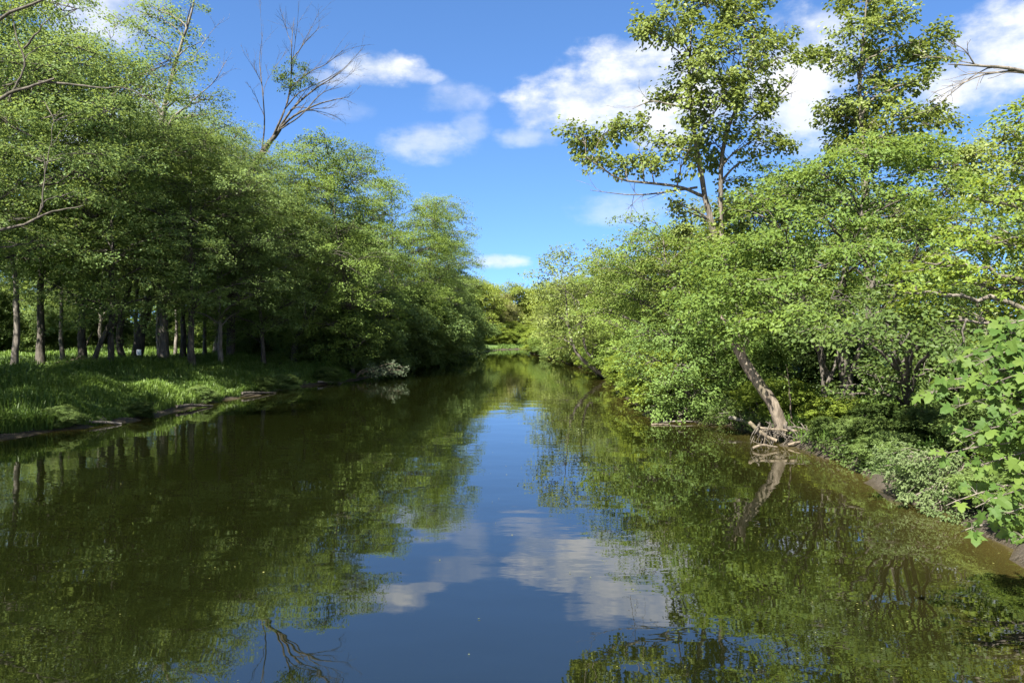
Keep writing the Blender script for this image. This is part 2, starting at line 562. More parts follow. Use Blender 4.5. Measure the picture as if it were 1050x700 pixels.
class Leaves:
    def __init__(s, kind='diamond', wid=0.62):
        s.kind, s.wid = kind, wid
        s.P = []; s.A = []; s.N = []; s.L = []; s.T = []

    def clumps(s, rng, C, O, nleaf, spread, size, tint=None, droop=0.35, flat=0.28, upw=0.8):
        """sprays of leaves round clump centres C lying outwards along O"""
        C = np.asarray(C); O = norm(np.asarray(O))
        m = len(C)
        if m == 0: return
        up = np.array([0, 0, 1.0])
        H = O.copy(); H[:, 2] = H[:, 2] * 0.35 - droop * 0.5
        H = norm(H + 1e-4)
        Sd = norm(np.cross(H, up) + 1e-6)
        Nn = norm(np.cross(Sd, H))
        Nn = norm(Nn * np.sign(Nn[:, 2:3] + 1e-9) * upw + O * 0.45)
        spr = spread * (0.7 + 0.6 * rng.random((m, 1, 1)))
        u = rng.uniform(-1, 1, (m, nleaf, 1)); w = rng.normal(0, 0.5, (m, nleaf, 1)); h = rng.normal(0, flat, (m, nleaf, 1))
        P = C[:, None, :] + spr * (u * H[:, None, :] + w * (1.05 - 0.5 * u) * Sd[:, None, :] * .8 + (h - droop * 0.5 * np.clip(u, 0, 1) ** 2) * Nn[:, None, :])
        A = H[:, None, :] + 0.9 * rng.normal(size=(m, nleaf, 3)) * [1, 1, .5] + [0, 0, -0.35]
        N = Nn[:, None, :] + 0.32 * rng.normal(size=(m, nleaf, 3))
        L = size * (0.65 + 0.7 * rng.random((m, nleaf)))
        ct = (rng.random((m, 1)) if tint is None else tint[:, None]) * 0.55 + 0.45 * rng.random((m, nleaf))
        s.P.append(P.reshape(-1, 3)); s.A.append(A.reshape(-1, 3)); s.N.append(N.reshape(-1, 3)); s.L.append(L.ravel()); s.T.append(ct.ravel())

    def mesh(s, name, mat, off=(0, 0, 0)):
        P = np.concatenate(s.P) - np.asarray(off); A = np.concatenate(s.A); N = np.concatenate(s.N); L = np.concatenate(s.L); T = np.concatenate(s.T)
        V, f, per = leaf_verts(P, A, N, L, s.wid, s.kind)
        if s.kind == 'lobed':
            q, tr = f
            nq = len(q) // len(P); nt = len(tr) // len(P)
            me = bpy.data.meshes.new(name)
            me.vertices.add(len(V)); me.vertices.foreach_set('co', V.astype(np.float32).ravel())
            loops = np.concatenate([q.ravel(), tr.ravel()]).astype(np.int32)
            me.loops.add(len(loops)); me.loops.foreach_set('vertex_index', loops)
            st = np.concatenate([np.arange(0, q.size, 4), q.size + np.arange(0, tr.size, 3)]).astype(np.int32)
            me.polygons.add(len(st)); me.polygons.foreach_set('loop_start', st)
            me.polygons.foreach_set('use_smooth', np.zeros(len(st), bool))
            a_ = me.attributes.new('tint', 'FLOAT', 'FACE')
            a_.data.foreach_set('value', np.concatenate([np.repeat(T, nq), np.repeat(T, nt)]).astype(np.float32))
            me.update(calc_edges=True); me.materials.append(mat)
            return me
        return mesh_np(name, V, f, 4, mat, tint=np.repeat(T, per))


# ------------------------------------------------------------------ trees
def lobe_clumps(rng, c, r, dens, axis_xy, low=0.45, holes=0.0):
    """clump centres through the outer shell of one lobe"""
    r = np.asarray(r, float)
    n = max(6, int(dens * (r[0] * r[1] + r[0] * r[2] + r[1] * r[2]) * 4.19 / 3 * 1.0))
    d = rand_unit(rng, n)
    keep = (d[:, 2] > -0.25) | (rng.random(n) < low)
    d = d[keep]
    rad = (0.45 + 0.55 * rng.random(len(d)) ** 0.6)[:, None]
    rad *= 1 + 0.16 * np.sin(d[:, :1] * 7 + c[0]) * np.sin(d[:, 1:2] * 6 + c[1]) + 0.10 * rng.normal(size=(len(d), 1))
    C = c + d * rad * r
    O = d * 0.7 + norm((c - axis_xy) * [1, 1, 0.0] + 1e-6) * 0.5
    if holes > 0:
        k = np.sin(C[:, 0] * 2.1 + c[2]) + np.sin(C[:, 1] * 1.9 + c[0]) + np.sin(C[:, 2] * 2.4 + c[1])
        keep = (k > -3 + 6 * holes * 0.55) | (rng.random(len(C)) < 0.15)
        C, O = C[keep], O[keep]
    return C, O


def build_tree(name, label, cat, base, trunk, r0, lobes, leafmat, barkmat='bark', group=None, seed=0, leafkind='diamond', wid=0.62,
               size=0.17, nleaf=48, spread=0.75, dens=2.6, droop=0.35, holes=0.0, n_limbs=5, stems=(), bare=(), flat=0.28, low=0.45,
               twig_r=0.014, taper=0.25, limb_lab=None, rough=0.25):
    """trunk: world points; lobes: list of (centre, radii); stems / bare: extra (points, r0, r1) wood"""
    rng = np.random.default_rng(seed)
    base = np.asarray(base, float)
    root = empty(name, base)
    tag(root, label, cat, group)
    TP = smooth_path(trunk, 28, 0.05, rng)
    s_ = np.linspace(0, 1, len(TP))
    TR = r0 * ((1 - s_) * (1 - taper * 0.3) + taper * 0.3 * 0.6) * (1 + 0.4 * np.exp(-s_ * 22))
    TR = np.maximum(TR, 0.03)
    tw = Wood(); tw.tube(TP, TR, 10, rough, rng)
    for P, ra, rb in stems:
        Q = smooth_path(P, 18, 0.04, rng)
        tw.tube(Q, np.linspace(ra, rb, len(Q)), 8, rough, rng)
    SP = [TP] + [smooth_path(P, 18) for P, _, _ in stems]
    SR = [TR] + [np.linspace(ra, rb, 18) for _, ra, rb in stems]
    SP = np.concatenate(SP); SR = np.concatenate(SR)
    order = sorted(range(len(lobes)), key=lambda i: -np.prod(lobes[i][1]) * (1 + 0.3 * np.linalg.norm((lobes[i][0] - base)[:2])))
    lv = Leaves(leafkind, wid)
    limbs = []
    for rank, i in enumerate(order):
        c, r = np.asarray(lobes[i][0], float), np.asarray(lobes[i][1], float)
        hd = np.hypot(SP[:, 0] - c[0], SP[:, 1] - c[1])
        cost = np.linalg.norm(SP - c, axis=1) + 2.0 * np.maximum(0, SP[:, 2] - (c[2] - 0.35 * hd - 0.2 * r[2]))
        cost[: 5] += 3.0
        k = int(np.argmin(cost))
        p0 = SP[k]; ln = np.linalg.norm(c - p0)
        r1 = min(SR[k] * 0.6, 0.02 + 0.016 * ln + 0.012 * r.mean())
        ctr1 = p0 + np.array([0, 0, 0.30 * ln]) + (c - p0) * 0.22
        tip = c + (c - p0) / max(ln, .1) * r.mean() * 0.55
        ctr2 = c - (c - p0) * 0.2 + rng.normal(0, 0.07 * ln, 3)
        LP = bez(p0, ctr1, ctr2, tip, 14)
        LP[1:-1] += rng.normal(0, 0.012 * ln, (12, 3))
        if rank < n_limbs:
            wd = Wood(); limbs.append(wd)
        else:
            wd = tw
        wd.tube(LP, np.linspace(r1, max(0.012, r1 * 0.18), 14), 6, rough * .6, rng)
        C, O = lobe_clumps(rng, c, r, dens, TP[min(k, 27)], low, holes)
        ii = rng.integers(5, 14, len(C))
        for j in range(0, len(C), 2):
            a_ = LP[ii[j]]; b_ = C[j]
            mid_ = (a_ + b_) / 2 + rng.normal(0, 0.08, 3) + [0, 0, 0.08 * np.linalg.norm(b_ - a_)]
            wd.tube(np.array([a_, mid_, b_]), [twig_r * 1.8, twig_r * 1.2, twig_r * .4], 3)
        lt = np.clip(rng.normal(0.5, 0.22, len(C)) + rng.normal(0, 0.12), 0, 1)
        lv.clumps(rng, C, O, nleaf, spread, size, lt, droop, flat)
    for P, ra, rb in bare:
        branchy(tw, rng, smooth_path(P, 12, 0.02, rng), ra, rb, 2)
    link('trunk', tw.mesh('trunk', M[barkmat], base), root)
    for wd in limbs:
        link('limb', wd.mesh('limb', M[barkmat], base), root)
    if lv.P:
        link('crown', lv.mesh('crown', M[leafmat], base), root)
    return root


def branchy(wd, rng, P, ra, rb, depth, fan=0.5, n=None):
    """a bare branch with side twigs"""
    P = np.asarray(P)
    wd.tube(P, np.linspace(ra, rb, len(P)), 5 if ra > 0.03 else 3)
    if depth <= 0: return
    ln = np.sum(np.linalg.norm(np.diff(P, axis=0), axis=1))
    for k in range(n or int(rng.integers(3, 6))):
        i = int(rng.integers(len(P) // 4, len(P) - 1))
        d = norm(P[min(i + 1, len(P) - 1)] - P[i - 1])
        d2 = norm(d + fan * rng.normal(size=3) + [0, 0, 0.15])
        l2 = ln * rng.uniform(0.25, 0.5)
        e = P[i] + d2 * l2
        q = bez(P[i], P[i] + d * l2 * .3, e - d2 * l2 * .3 + rng.normal(0, .05 * l2, 3), e, 7)
        r_ = ra + (rb - ra) * i / len(P)
        branchy(wd, rng, q, r_ * 0.55, max(0.006, rb * .5), depth - 1, fan)


def pxlobes(spec, d, rng, dz=0.35, flatten=0.8):
    """lobes given by their place in the photo (px, py, rx, ry) at depth d; each gets its own real depth"""
    out_ = []
    for s in spec:
        px, py, rx = s[:3]
        ry = s[3] if len(s) > 3 else rx * flatten
        dd = s[4] if len(s) > 4 else d + ( rng.uniform(-1, 1) * dz * 60 / F * d)
        k = dd / F
        out_.append((at(px, py, dd), np.array([rx * k, max(rx, ry) * k * 0.9, ry * k])))
    return out_


def wild_lobes(rng, H, z0, R, n, prof='oval', rl=(1.5, 2.6), drp=0.0):
    """lobes of a free-standing crown of height H above its foot at the origin"""
    out_ = []
    ga = 2.399
    for i in range(n):
        u = (i + 0.5) / n
        z = z0 + (H - z0) * (u ** 0.9)
        w = math.sin(math.pi * min(0.97, max(0.08, 0.12 + 0.84 * u))) ** 0.7 if prof == 'oval' else math.sqrt(max(0.05, 1 - u * u * .92))
        rr = R * w * (0.55 + 0.5 * rng.random())
        a = i * ga + rng.normal(0, 0.35)
        r = rng.uniform(*rl) * (0.75 + 0.35 * w)
        zc = min(z - drp * rr / R, H - r * .6)
        out_.append((np.array([rr * math.cos(a), rr * math.sin(a), max(zc, z0 * .7)]), np.array([r * 1.15, r * 1.15, r * 0.72])))
    return out_


# ---- silver maples of the left bank: six kinds of crown, then copies
def proto_maple(seed, H, z0, R, n, lean=(0, 0), mat='maple', bark='darkbark', rl=(1.6, 2.7), r0=0.22, low=0.5, drp=1.2, **kw):
    rng = np.random.default_rng(seed)
    lo = wild_lobes(rng, H, z0, R, n, rl=rl, drp=drp)
    lx, ly = lean
    lo = [(c + np.array([lx, ly, 0]) * (c[2] / H), r) for c, r in lo]
    tr = [(0, 0, -0.3), (lx * .12 + rng.normal(0, .12), ly * .12, H * .2), (lx * .45 + rng.normal(0, .3), ly * .45, H * .5), (lx * .8, ly * .8, H * .86)]
    args = dict(size=0.15, nleaf=58, spread=0.8, dens=2.1, n_limbs=6, low=low * .6, flat=.16, droop=.45, holes=.1)
    args.update(kw)
    return build_tree('maple_tree', 'x', 'tree', (0, 0, 0), tr, r0, lo, mat, bark, seed=seed + 100, **args)


PRO = [
    proto_maple(1, 20, 5.0, 6.0, 24),
    proto_maple(2, 20, 3.2, 5.6, 26, lean=(2.0, -0.5), r0=0.2),
    proto_maple(3, 20, 7.0, 5.2, 20, r0=0.2),
    proto_maple(4, 20, 2.2, 6.2, 28, lean=(2.5, 0), mat='box', size=.165),
    proto_maple(5, 20, 5.5, 6.4, 22, holes=0.3, r0=0.3),
]
used = [False] * len(PRO)


def plant(pro, used, k, x, y, H, rz, label, group=None, sxy=None, z=None, bark=None, cat='tree'):
    if not used[k]:
        o = pro[k]; used[k] = True
    else:
        o = copy_tree(pro[k])
    s = H / 20.0
    o.location = (x, y, gz(x, y) - 0.08 if z is None else z)
    o.rotation_euler = (0, 0, rz)
    sx = sxy if sxy else s
    o.scale = (sx, sx, s)
    o['label'] = label
    if group: o['group'] = group
    elif 'group' in o: del o['group']
    if bark:
        for ch in o.children:
            if ch.name.startswith('trunk'):
                ch.data = ch.data.copy(); ch.data.materials[0] = M[bark]
    return o


def pick(px, d):
    return (px - 525) / F * d, d


LT = [  # px of the trunk's foot, depth, height, crown kind, turn, label, bark, xy scale
    (15, 45.5, 24, 2, 0.6, 'straight pale grey trunk nearest the water at the left end of the grassy bank', 'deadbark', 1.1),
    (42, 53, 24, 4, 2.1, 'maple with a thick dark trunk just behind the straight pale grey trunk', None, 1.1),
    (64, 57, 22, 2, 4.0, 'slender dark maple between the thick dark trunk and the leaning broken snag', None, 0.95),
    (84, 52, 22, 4, 5.2, 'dark maple whose trunk stands right behind the leaning broken snag', None, 1.1),
    (163, 66, 23, 2, 3.0, 'dark maple just past the small white marker towards the river bend', None, 1.0),
    (180, 73, 24, 2, 0.2, 'maple with a thin light trunk in the sunny gap of the left wood', 'deadbark', 0.9),
    (188, 64, 21, 4, 1.4, 'short dark maple in front of the sunny gap of the left wood', None, 0.95),
    (210, 69, 22, 2, 5.0, 'dark maple closing the far side of the sunny gap in the left wood', None, 1.0),
    (223, 74, 22, 0, 4.4, 'leaning grey maple next after the sunny gap in the left wood', 'deadbark', 1.0),
    (247, 70, 19.5, 3, 2.6, 'low branching maple at the end of the fallen log on the left bank', None, 1.0),
    (362, 63, 20.3, 3, 3.6, 'tall domed maple at the water by the pale fallen branch', None, 0.98),
    (322, 70, 20, 1, 5.6, 'bushy maple between the leaning forked stem and the tall domed maple', None, 1.05),
    (405, 82, 21, 3, 1.9, 'broad maple next downstream of the tall domed maple', None, 1.0),
    (432, 93, 21, 1, 0.0, 'maple on the left bank with its crown stepping down towards the gap of sky', None, 1.0),
    (446, 108, 20.5, 3, 4.5, 'maple second from the last of the dark left row before the bend', None, 1.0),
    (452, 124, 18.5, 1, 0.2, 'last tall maple of the dark left row, its twig reaching into the sky', None, 1.0),
    (459, 143, 15, 3, 2.2, 'lower dark maple beyond the last tall one at the river bend', None, 0.95),
    (-60, 38, 25, 4, 0.9, 'maple filling the top corner with lit leaves behind the dark near limbs', None, 1.2),
    (112, 47, 20, 1, 5.6, 'maple with a big arching dark limb above the leaning broken snag', None, 1.15),
    (226, 54, 17.6, 0, 0.7, 'rounded maple under the bare dead tree on the left bank', None, 0.95),
    (272, 57, 16.6, 1, 2.7, 'rounded maple just right of the bare dead tree on the left bank', None, 0.95),
    (196, 50, 17.5, 4, 5.7, 'maple left of the bare dead tree with a sunlit rounded top', None, 0.95),
]
for px, d, H, k, rz, lab, bk, sx in LT:
    x, y = pick(px, d)
    plant(PRO, used, k, x, y, H, rz, lab, None, sx, bark=bk)
rng = np.random.default_rng(77)
n_ = 0
GL = 'trees deep in the left-bank wood'
while n_ < 34:
    y = rng.uniform(56, 135); x = rng.uniform(-78, -12)
    edge = np.interp(y, LB[:18, 1], LB[:18, 0])
    px = 525 + x / y * F
    if x > edge - 10 or px < -60 or (rng.random() < 0.3 and y < 90): continue
    n_ += 1
    plant(PRO, used, int(rng.choice([0, 2, 4, 2])), x, y, rng.uniform(17, 21.5), rng.uniform(0, 6.28), 'unseen maple left of the view, added to shade the left bank', GL, rng.uniform(.9, 1.1))
for x, y, H in ((-25, 13, 16), (-29, 0, 20), (-36, 22, 18), (-34, 31, 17), (-42, 34, 19), (-31, 8, 20), (-44, 46, 21), (-38, 12, 20), (-26.5, 24.5, 14), (-29, 33.5, 14), (-32, 18, 16)):  # out-of-frame trees, added and sized to cast shade on the grassy bank
    plant(PRO, used, 2, x, y, H, x, 'unseen maple left of the view, added to shade the left bank', GL, 1.0)

# the tall thin-crowned tree rising above the left wood
rg = np.random.default_rng(5)
d = 56
x, y = pick(168, d)
b = np.array([x, y, gz(x, y)])
tr = [b - [0, 0, .3], at(166, 250, d), at(163, 150, d), at(178, 70, d), at(196, 15, d), at(202, -25, d)]
lob = pxlobes([(165, 12, 24, 14), (185, 28, 22, 14), (205, 45, 16, 12), (150, 35, 22, 14), (196, 5, 20, 14), (140, 10, 20, 14), (175, 60, 18, 10), (208, 62, 10, 8),
               (120, 25, 22, 15), (205, 100, 22, 14), (225, 100, 14, 9), (185, 95, 20, 12), (150, 90, 24, 12), (215, 118, 22, 12), (130, 70, 22, 16)], d, rg)
build_tree('cottonwood_tree', 'tall thin-crowned tree with sky showing through, rising above the left wood', 'tree', b, tr, 0.33, lob, 'maple', 'deadbark', seed=21,
           size=0.17, nleaf=38, spread=0.7, dens=2.0, holes=0.25, n_limbs=5,
           stems=[([at(172, 130, d), at(150, 95, d), at(112, 75, d)], .13, .04)],
           bare=[([at(195, 105, d), at(218, 85, d), at(232, 62, d)], .05, .012), ([at(198, 60, d), at(215, 35, d), at(224, 25, d)], .03, .008)])

# three left-bank maples whose limbs show
rg = np.random.default_rng(6)
d = 28.0
x, y = pick(-70, d); b = np.array([x, y, gz(x, y)])
lob = pxlobes([(10, 15, 44, 22, 30), (70, 10, 44, 22, 30.5), (-30, 60, 50, 24, 29), (35, 70, 44, 20, 30), (95, 60, 36, 18, 29.5), (60, 120, 44, 20, 28.5), (10, 130, 50, 22, 28), (110, 115, 30, 14, 29), (-30, 170, 50, 22, 28), (40, 165, 46, 16, 28.2),
               (95, 160, 36, 14, 28.5), (10, 195, 40, 14, 29), (-80, 20, 60, 30, 27), (-90, 110, 60, 30, 27), (-60, 230, 40, 16, 27.5), (30, 250, 30, 12, 29.5), (75, 200, 22, 9, 28.8)], d, rg)
build_tree('maple_tree', 'near maple whose dark limbs reach in from the left edge of the picture', 'tree', b,
           [b - [0, 0, .4], at(-68, 300, d), at(-72, 180, d), at(-60, 60, d), at(-50, -40, d)], 0.34, lob, 'maple', 'darkbark', seed=71,
           size=.125, nleaf=60, spread=.62, dens=3.2, n_limbs=7, flat=.15, droop=.5, low=.15, twig_r=.012,
           stems=[([at(-68, 250, d), at(-20, 240, d - 1), at(20, 231, d - 1.5), at(50, 217, d - 1.8), at(86, 210, d - 2)], .075, .018),
                  ([at(40, 222, d - 1.7), at(43, 205, d - 1.8), at(46, 178, d - 1.6), at(52, 150, d - 1.4)], .035, .012),
                  ([at(-70, 140, d), at(-20, 112, d - 1), at(20, 92, d - 1.6), at(55, 80, d - 2)], .09, .035),
                  ([at(40, 84, d - 1.8), at(80, 86, d - 2), at(100, 90, d - 2), at(135, 92, d - 2), at(165, 112, d - 1.8)], .04, .012),
                  ([at(-60, 60, d), at(-15, 28, d - 1), at(30, 6, d - 1.5), at(60, -10, d - 1)], .08, .03),
                  ([at(10, 100, d - 1.5), at(25, 70, d - 1.4), at(18, 40, d - 1.3), at(12, 15, d - 1.2)], .04, .015), ([at(25, 50, d - 1.4), at(40, 30, d - 1.5), at(52, 18, d - 1.4)], .04, .012)])
d = 56.0
x, y = pick(138, d); b = np.array([x, y, gz(x, y)])
lob = pxlobes([(200, 150, 36, 18), (170, 165, 36, 18), (130, 180, 36, 18), (225, 185, 34, 16), (190, 205, 36, 16), (150, 215, 34, 14), (110, 215, 30, 14), (240, 222, 28, 12), (205, 240, 30, 12), (100, 245, 30, 12), (170, 140, 30, 14), (215, 258, 30, 12, 53), (175, 252, 24, 10, 58), (90, 190, 30, 14),
               (120, 270, 24, 10, 58), (250, 250, 22, 10)], d, rg)
build_tree('maple_tree', 'heavy dark maple with an arching side stem beside the small white marker', 'tree', b,
           [b - [0, 0, .4], at(145, 340, d), at(160, 285, d), at(178, 235, d), at(192, 180, d), at(200, 140, d)], 0.46, lob, 'maple', 'darkbark', seed=72,
           size=.15, nleaf=56, spread=.8, dens=2.2, n_limbs=7, flat=.15, droop=.5, low=.2,
           stems=[([at(128, 374, d - .8), at(122, 345, d - .9), at(130, 305, d - 1), at(142, 272, d - 1), at(156, 262, d - .8), at(172, 262, d - .5)], .26, .10),
                  ([at(178, 235, d), at(205, 232, d - 1), at(235, 236, d - 1.5), at(262, 248, d - 1.6)], .12, .03)])
d = 62.0
x, y = pick(300, d); b = np.array([x, y, gz(x, y)])
lob = pxlobes([(345, 270, 30, 14), (372, 285, 28, 14), (320, 255, 30, 14), (355, 240, 30, 14), (300, 265, 28, 12), (385, 310, 24, 11), (350, 305, 22, 10), (280, 245, 26, 12), (330, 225, 30, 14), (395, 265, 24, 12), (270, 280, 22, 9)], d - 1, rg)
build_tree('maple_tree', 'maple leaning out over the left bank with a forked dark stem', 'tree', b,
           [b - [0, 0, .3], at(303, 352, d), at(313, 332, d - .3), at(328, 308, d - .8), at(342, 285, d - 1), at(350, 255, d - 1)], .3, lob, 'maple', 'darkbark', seed=73,
           size=.15, nleaf=54, spread=.8, dens=2.2, n_limbs=5, flat=.15, droop=.5, low=.2,
           stems=[([at(312, 335, d - .3), at(312, 312, d - .3), at(306, 290, d - .2), at(298, 268, d)], .16, .06)])

# the dead tree with a tuft of leaves
d = 59
x, y = pick(236, d)
b = np.array([x, y, gz(x, y)])
root = empty('dead_tree', b)
tag(root, 'bare dead tree with fanned grey branches and one green tuft above the left wood', 'tree')
rg = np.random.default_rng(11)
w = Wood()
w.tube(smooth_path([b - [0, 0, .3], at(240, 260, d), at(256, 180, d), at(272, 153, d), at(287, 132, d)], 20, .03, rg), np.linspace(.36, .17, 20), 9, .3, rg)
link('trunk', w.mesh('trunk', M['darkbark'], b), root)
for pts, ra in ([[(287, 132), (303, 118), (325, 108), (345, 102), (358, 100)], .11], [[(283, 136), (300, 112), (322, 92), (345, 78), (362, 62)], .11],
                [[(280, 140), (292, 112), (298, 84), (299, 50), (302, 18)], .10], [[(299, 62), (312, 44), (328, 28)], .05], [[(298, 90), (312, 78), (334, 66), (352, 52)], .06],
                [[(268, 157), (271, 130), (270, 95), (266, 62), (268, 42)], .07], [[(271, 120), (262, 100), (258, 92)], .03], [[(300, 48), (293, 30), (290, 20)], .03],
                [[(292, 112), (306, 96), (330, 84), (350, 72)], .06], [[(285, 134), (308, 118), (330, 96), (352, 88)], .07]):
    w = Wood()
    j = rg.uniform(-1.2, 1.2, len(pts)); j[0] = 0
    branchy(w, rg, smooth_path([at(px, py, d + jj) for (px, py), jj in zip(pts, j)], 14, .04, rg), ra, 0.014, 3 if ra > .06 else 2, .36, 5)
    link('branch', w.mesh('branch', M['darkbark'], b), root)
lv = Leaves('diamond', .6)
for px, py, r in ((302, 72, 14), (292, 80, 10), (312, 84, 12), (300, 90, 10), (287, 74, 7)):
    C, O = lobe_clumps(rg, at(px, py, d), np.array([r, r, r * .8]) * d / F, 5, at(300, 90, d))
    lv.clumps(rg, C, O, 30, .45, .16)
link('leaf_tuft', lv.mesh('leaf_tuft', M['dark'], b), root)

# small trees and shrubs, three kinds of each, height 20 units scaled down
SH = [
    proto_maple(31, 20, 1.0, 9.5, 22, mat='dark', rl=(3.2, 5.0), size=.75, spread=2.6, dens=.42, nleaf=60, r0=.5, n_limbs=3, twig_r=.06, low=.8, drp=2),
    proto_maple(32, 20, 0.5, 11, 24, mat='maple', rl=(3.4, 5.2), size=.75, spread=2.6, dens=.42, nleaf=60, r0=.45, n_limbs=3, twig_r=.06, low=.9, drp=3),
    proto_maple(33, 20, 0.8, 10, 22, mat='box', rl=(3.2, 5.0), size=.75, spread=2.6, dens=.42, nleaf=60, r0=.45, n_limbs=3, twig_r=.06, low=.9, drp=2),
    proto_maple(34, 20, 0.5, 10, 22, mat='bright', rl=(3.2, 5.0), size=.8, spread=2.6, dens=.42, nleaf=56, r0=.4, n_limbs=3, twig_r=.06, low=.9, drp=2),
]
for o in SH:
    o.name = 'shrub'; o['category'] = 'shrub'
SU = [False] * 4
LS = [  # px, depth, height, kind, xy factor, label
    (318, 66, 5.0, 1, .30, 'shrub under the leaning forked maple on the left bank'),
    (345, 64, 5.5, 0, .30, 'dark shrub behind the pale fallen branch at the water'),
    (380, 74, 7.5, 1, .40, 'shrub under the tall domed maple, its leaves low over the water'),
    (405, 80, 8.0, 0, .40, 'dark shrub hanging over the water past the pale fallen branch'),
    (425, 88, 9.0, 1, .45, 'tall shrub skirting the broad maple of the left row'),
    (440, 97, 9.0, 0, .45, 'dark shrub where the left row begins stepping down'),
    (450, 110, 9.5, 1, .5, 'shrub under the second last maple of the left row'),
    (456, 124, 9.5, 0, .5, 'dark shrub at the foot of the last tall maple on the left'),
    (463, 142, 8.0, 1, .55, 'shrub at the river bend below the lower dark maple'),
    (268, 68, 4.2, 0, .25, 'low dark shrub just above the fallen log on the left bank'),
]
for px, d, H, k, sx, lab in LS:
    x, y = pick(px, d)
    plant(SH, SU, k, x, y, H, px * 1.3, lab, None, sx, cat='shrub')

rng = np.random.default_rng(123)
n_ = 0
while n_ < 30:
    y = rng.uniform(62, 150); x = rng.uniform(-75, -20)
    edge = np.interp(y, LB[:18, 1], LB[:18, 0]); px = 525 + x / y * F
    if x > edge - 9 or px < -40 or (150 < px < 240 and y < 85): continue
    n_ += 1
    plant(SH, SU, int(rng.integers(0, 2)), x, y, rng.uniform(3, 6.5), rng.uniform(0, 6), 'dark shrub among those under the trees of the left wood', 'shrubs under the trees of the left wood', rng.uniform(.2, .34))

# trees round the far bend
FARP = [
    proto_maple(41, 20, 2.0, 8.5, 18, mat='far', rl=(2.8, 4.2), size=.55, spread=2.2, dens=.6, nleaf=46, r0=.4, n_limbs=2, twig_r=.04, low=.7),
    proto_maple(42, 20, 1.0, 9.0, 18, mat='far', rl=(2.8, 4.2), size=.55, spread=2.2, dens=.6, nleaf=46, r0=.4, n_limbs=2, twig_r=.04, low=.7, holes=.2),
    proto_maple(43, 20, 2.0, 8.0, 14, mat='rust', rl=(2.8, 4.0), size=.55, spread=2.2, dens=.6, nleaf=46, r0=.4, n_limbs=2, twig_r=.04, low=.7),
    proto_maple(44, 20, 0.6, 9.0, 14, mat='bright', rl=(3.0, 4.4), size=.6, spread=2.2, dens=.6, nleaf=46, r0=.3, n_limbs=2, twig_r=.04, low=.9),
]
FU = [False] * 4
for px, d, H, k, sx, lab in [
    (486, 172, 15.2, 0, .62, 'far sunlit tree touching the end of the dark left row'),
    (500, 184, 14.6, 1, .6, 'far yellow-green tree left of the brown tinged crown at the bend'),
    (513, 178, 12.0, 2, .42, 'faintly brown tinged tree at the far bend of the river'),
    (528, 186, 14.4, 0, .6, 'far yellow-green tree right of the brown tinged crown at the bend'),
    (545, 190, 13.7, 1, .6, 'far rounded tree half hidden by the right-bank trees at the bend'),
    (562, 188, 14.6, 0, .6, 'far tree just behind the right-bank trees at the bend'),
    (505, 171, 4.6, 3, .3, 'low bright willow at the water on the far bank, left one'),
    (522, 175, 5.4, 3, .32, 'low bright willow at the middle of the far bank'),
    (538, 178, 4.4, 3, .3, 'low bright willow on the far bank nearest the right bank'),
    (494, 167, 3.6, 3, .28, 'low bright willow at the inner end of the far bank beside the dark left row'),
    (513, 172, 3.8, 3, .28, 'low bright willow on the far bank between the left and middle ones'),
    (530, 176, 4.0, 3, .28, 'low bright willow on the far bank just right of the middle one'),
    (552, 181, 4.6, 3, .3, 'low bright willow on the far bank half hidden by right-bank leaves'),
    (470, 180, 15.9, 1, .6, 'far tree mostly hidden behind the last dark maple'),
    (580, 192, 14.6, 0, .6, 'far tree mostly hidden behind the right-bank trees'),
]:
    x, y = pick(px, d)
    plant(FARP, FU, k, x, y, H, px * 2.1, lab, None, sx)
    
# distant woods beyond everything, one mass
rg = np.random.default_rng(8)
lv = Leaves('diamond', .7)
C = []; O = []
for k in range(2600):
    if k % 2: x, y = rg.uniform(-130, -60), rg.uniform(40, 230)
    else: x, y = rg.uniform(-70, 110), rg.uniform(200, 250)
    C.append((x, y, 1.0 + 12 * rg.random() ** .8 * (1 + .12 * math.sin(x * .6 + y * .37)))); O.append(rg.normal(size=3))
lv.clumps(rg, C, O, 34, 2.3, .75)
tag(link('distant_woods', lv.mesh('distant_woods', M['maple'])), 'distant mass of woods behind both banks', 'woods', None, 'stuff')

# ------------------------------------------------------------------ right bank trees
rg = np.random.default_rng(3)
d = 38.0
b = np.array([11.3, d, gz(11.3, d)])
lob = pxlobes([(688, 22, 30, 22), (662, 30, 18, 16), (722, 6, 40, 26), (765, 22, 32, 24), (742, 62, 44, 34), (712, 72, 24, 26), (786, 55, 24, 22), (812, 62, 16, 12), (835, 58, 12, 9),
               (735, 110, 40, 30), (770, 100, 30, 26), (690, 95, 14, 10), (676, 100, 8, 8),
               (598, 143, 24, 16), (625, 133, 22, 16), (650, 140, 20, 18), (612, 165, 20, 10), (675, 150, 24, 16), (640, 168, 24, 12), (668, 172, 18, 9),
               (705, 158, 24, 20), (735, 150, 34, 24), (772, 145, 26, 20), (692, 205, 12, 10), (750, 185, 16, 10), (688, 216, 14, 9), (702, 238, 15, 10), (746, 214, 14, 12), (726, 246, 17, 10), (735, 226, 12, 9), (806, 150, 10, 7), (655, 28, 12, 10), (800, 40, 16, 12)], d, rg, .5)
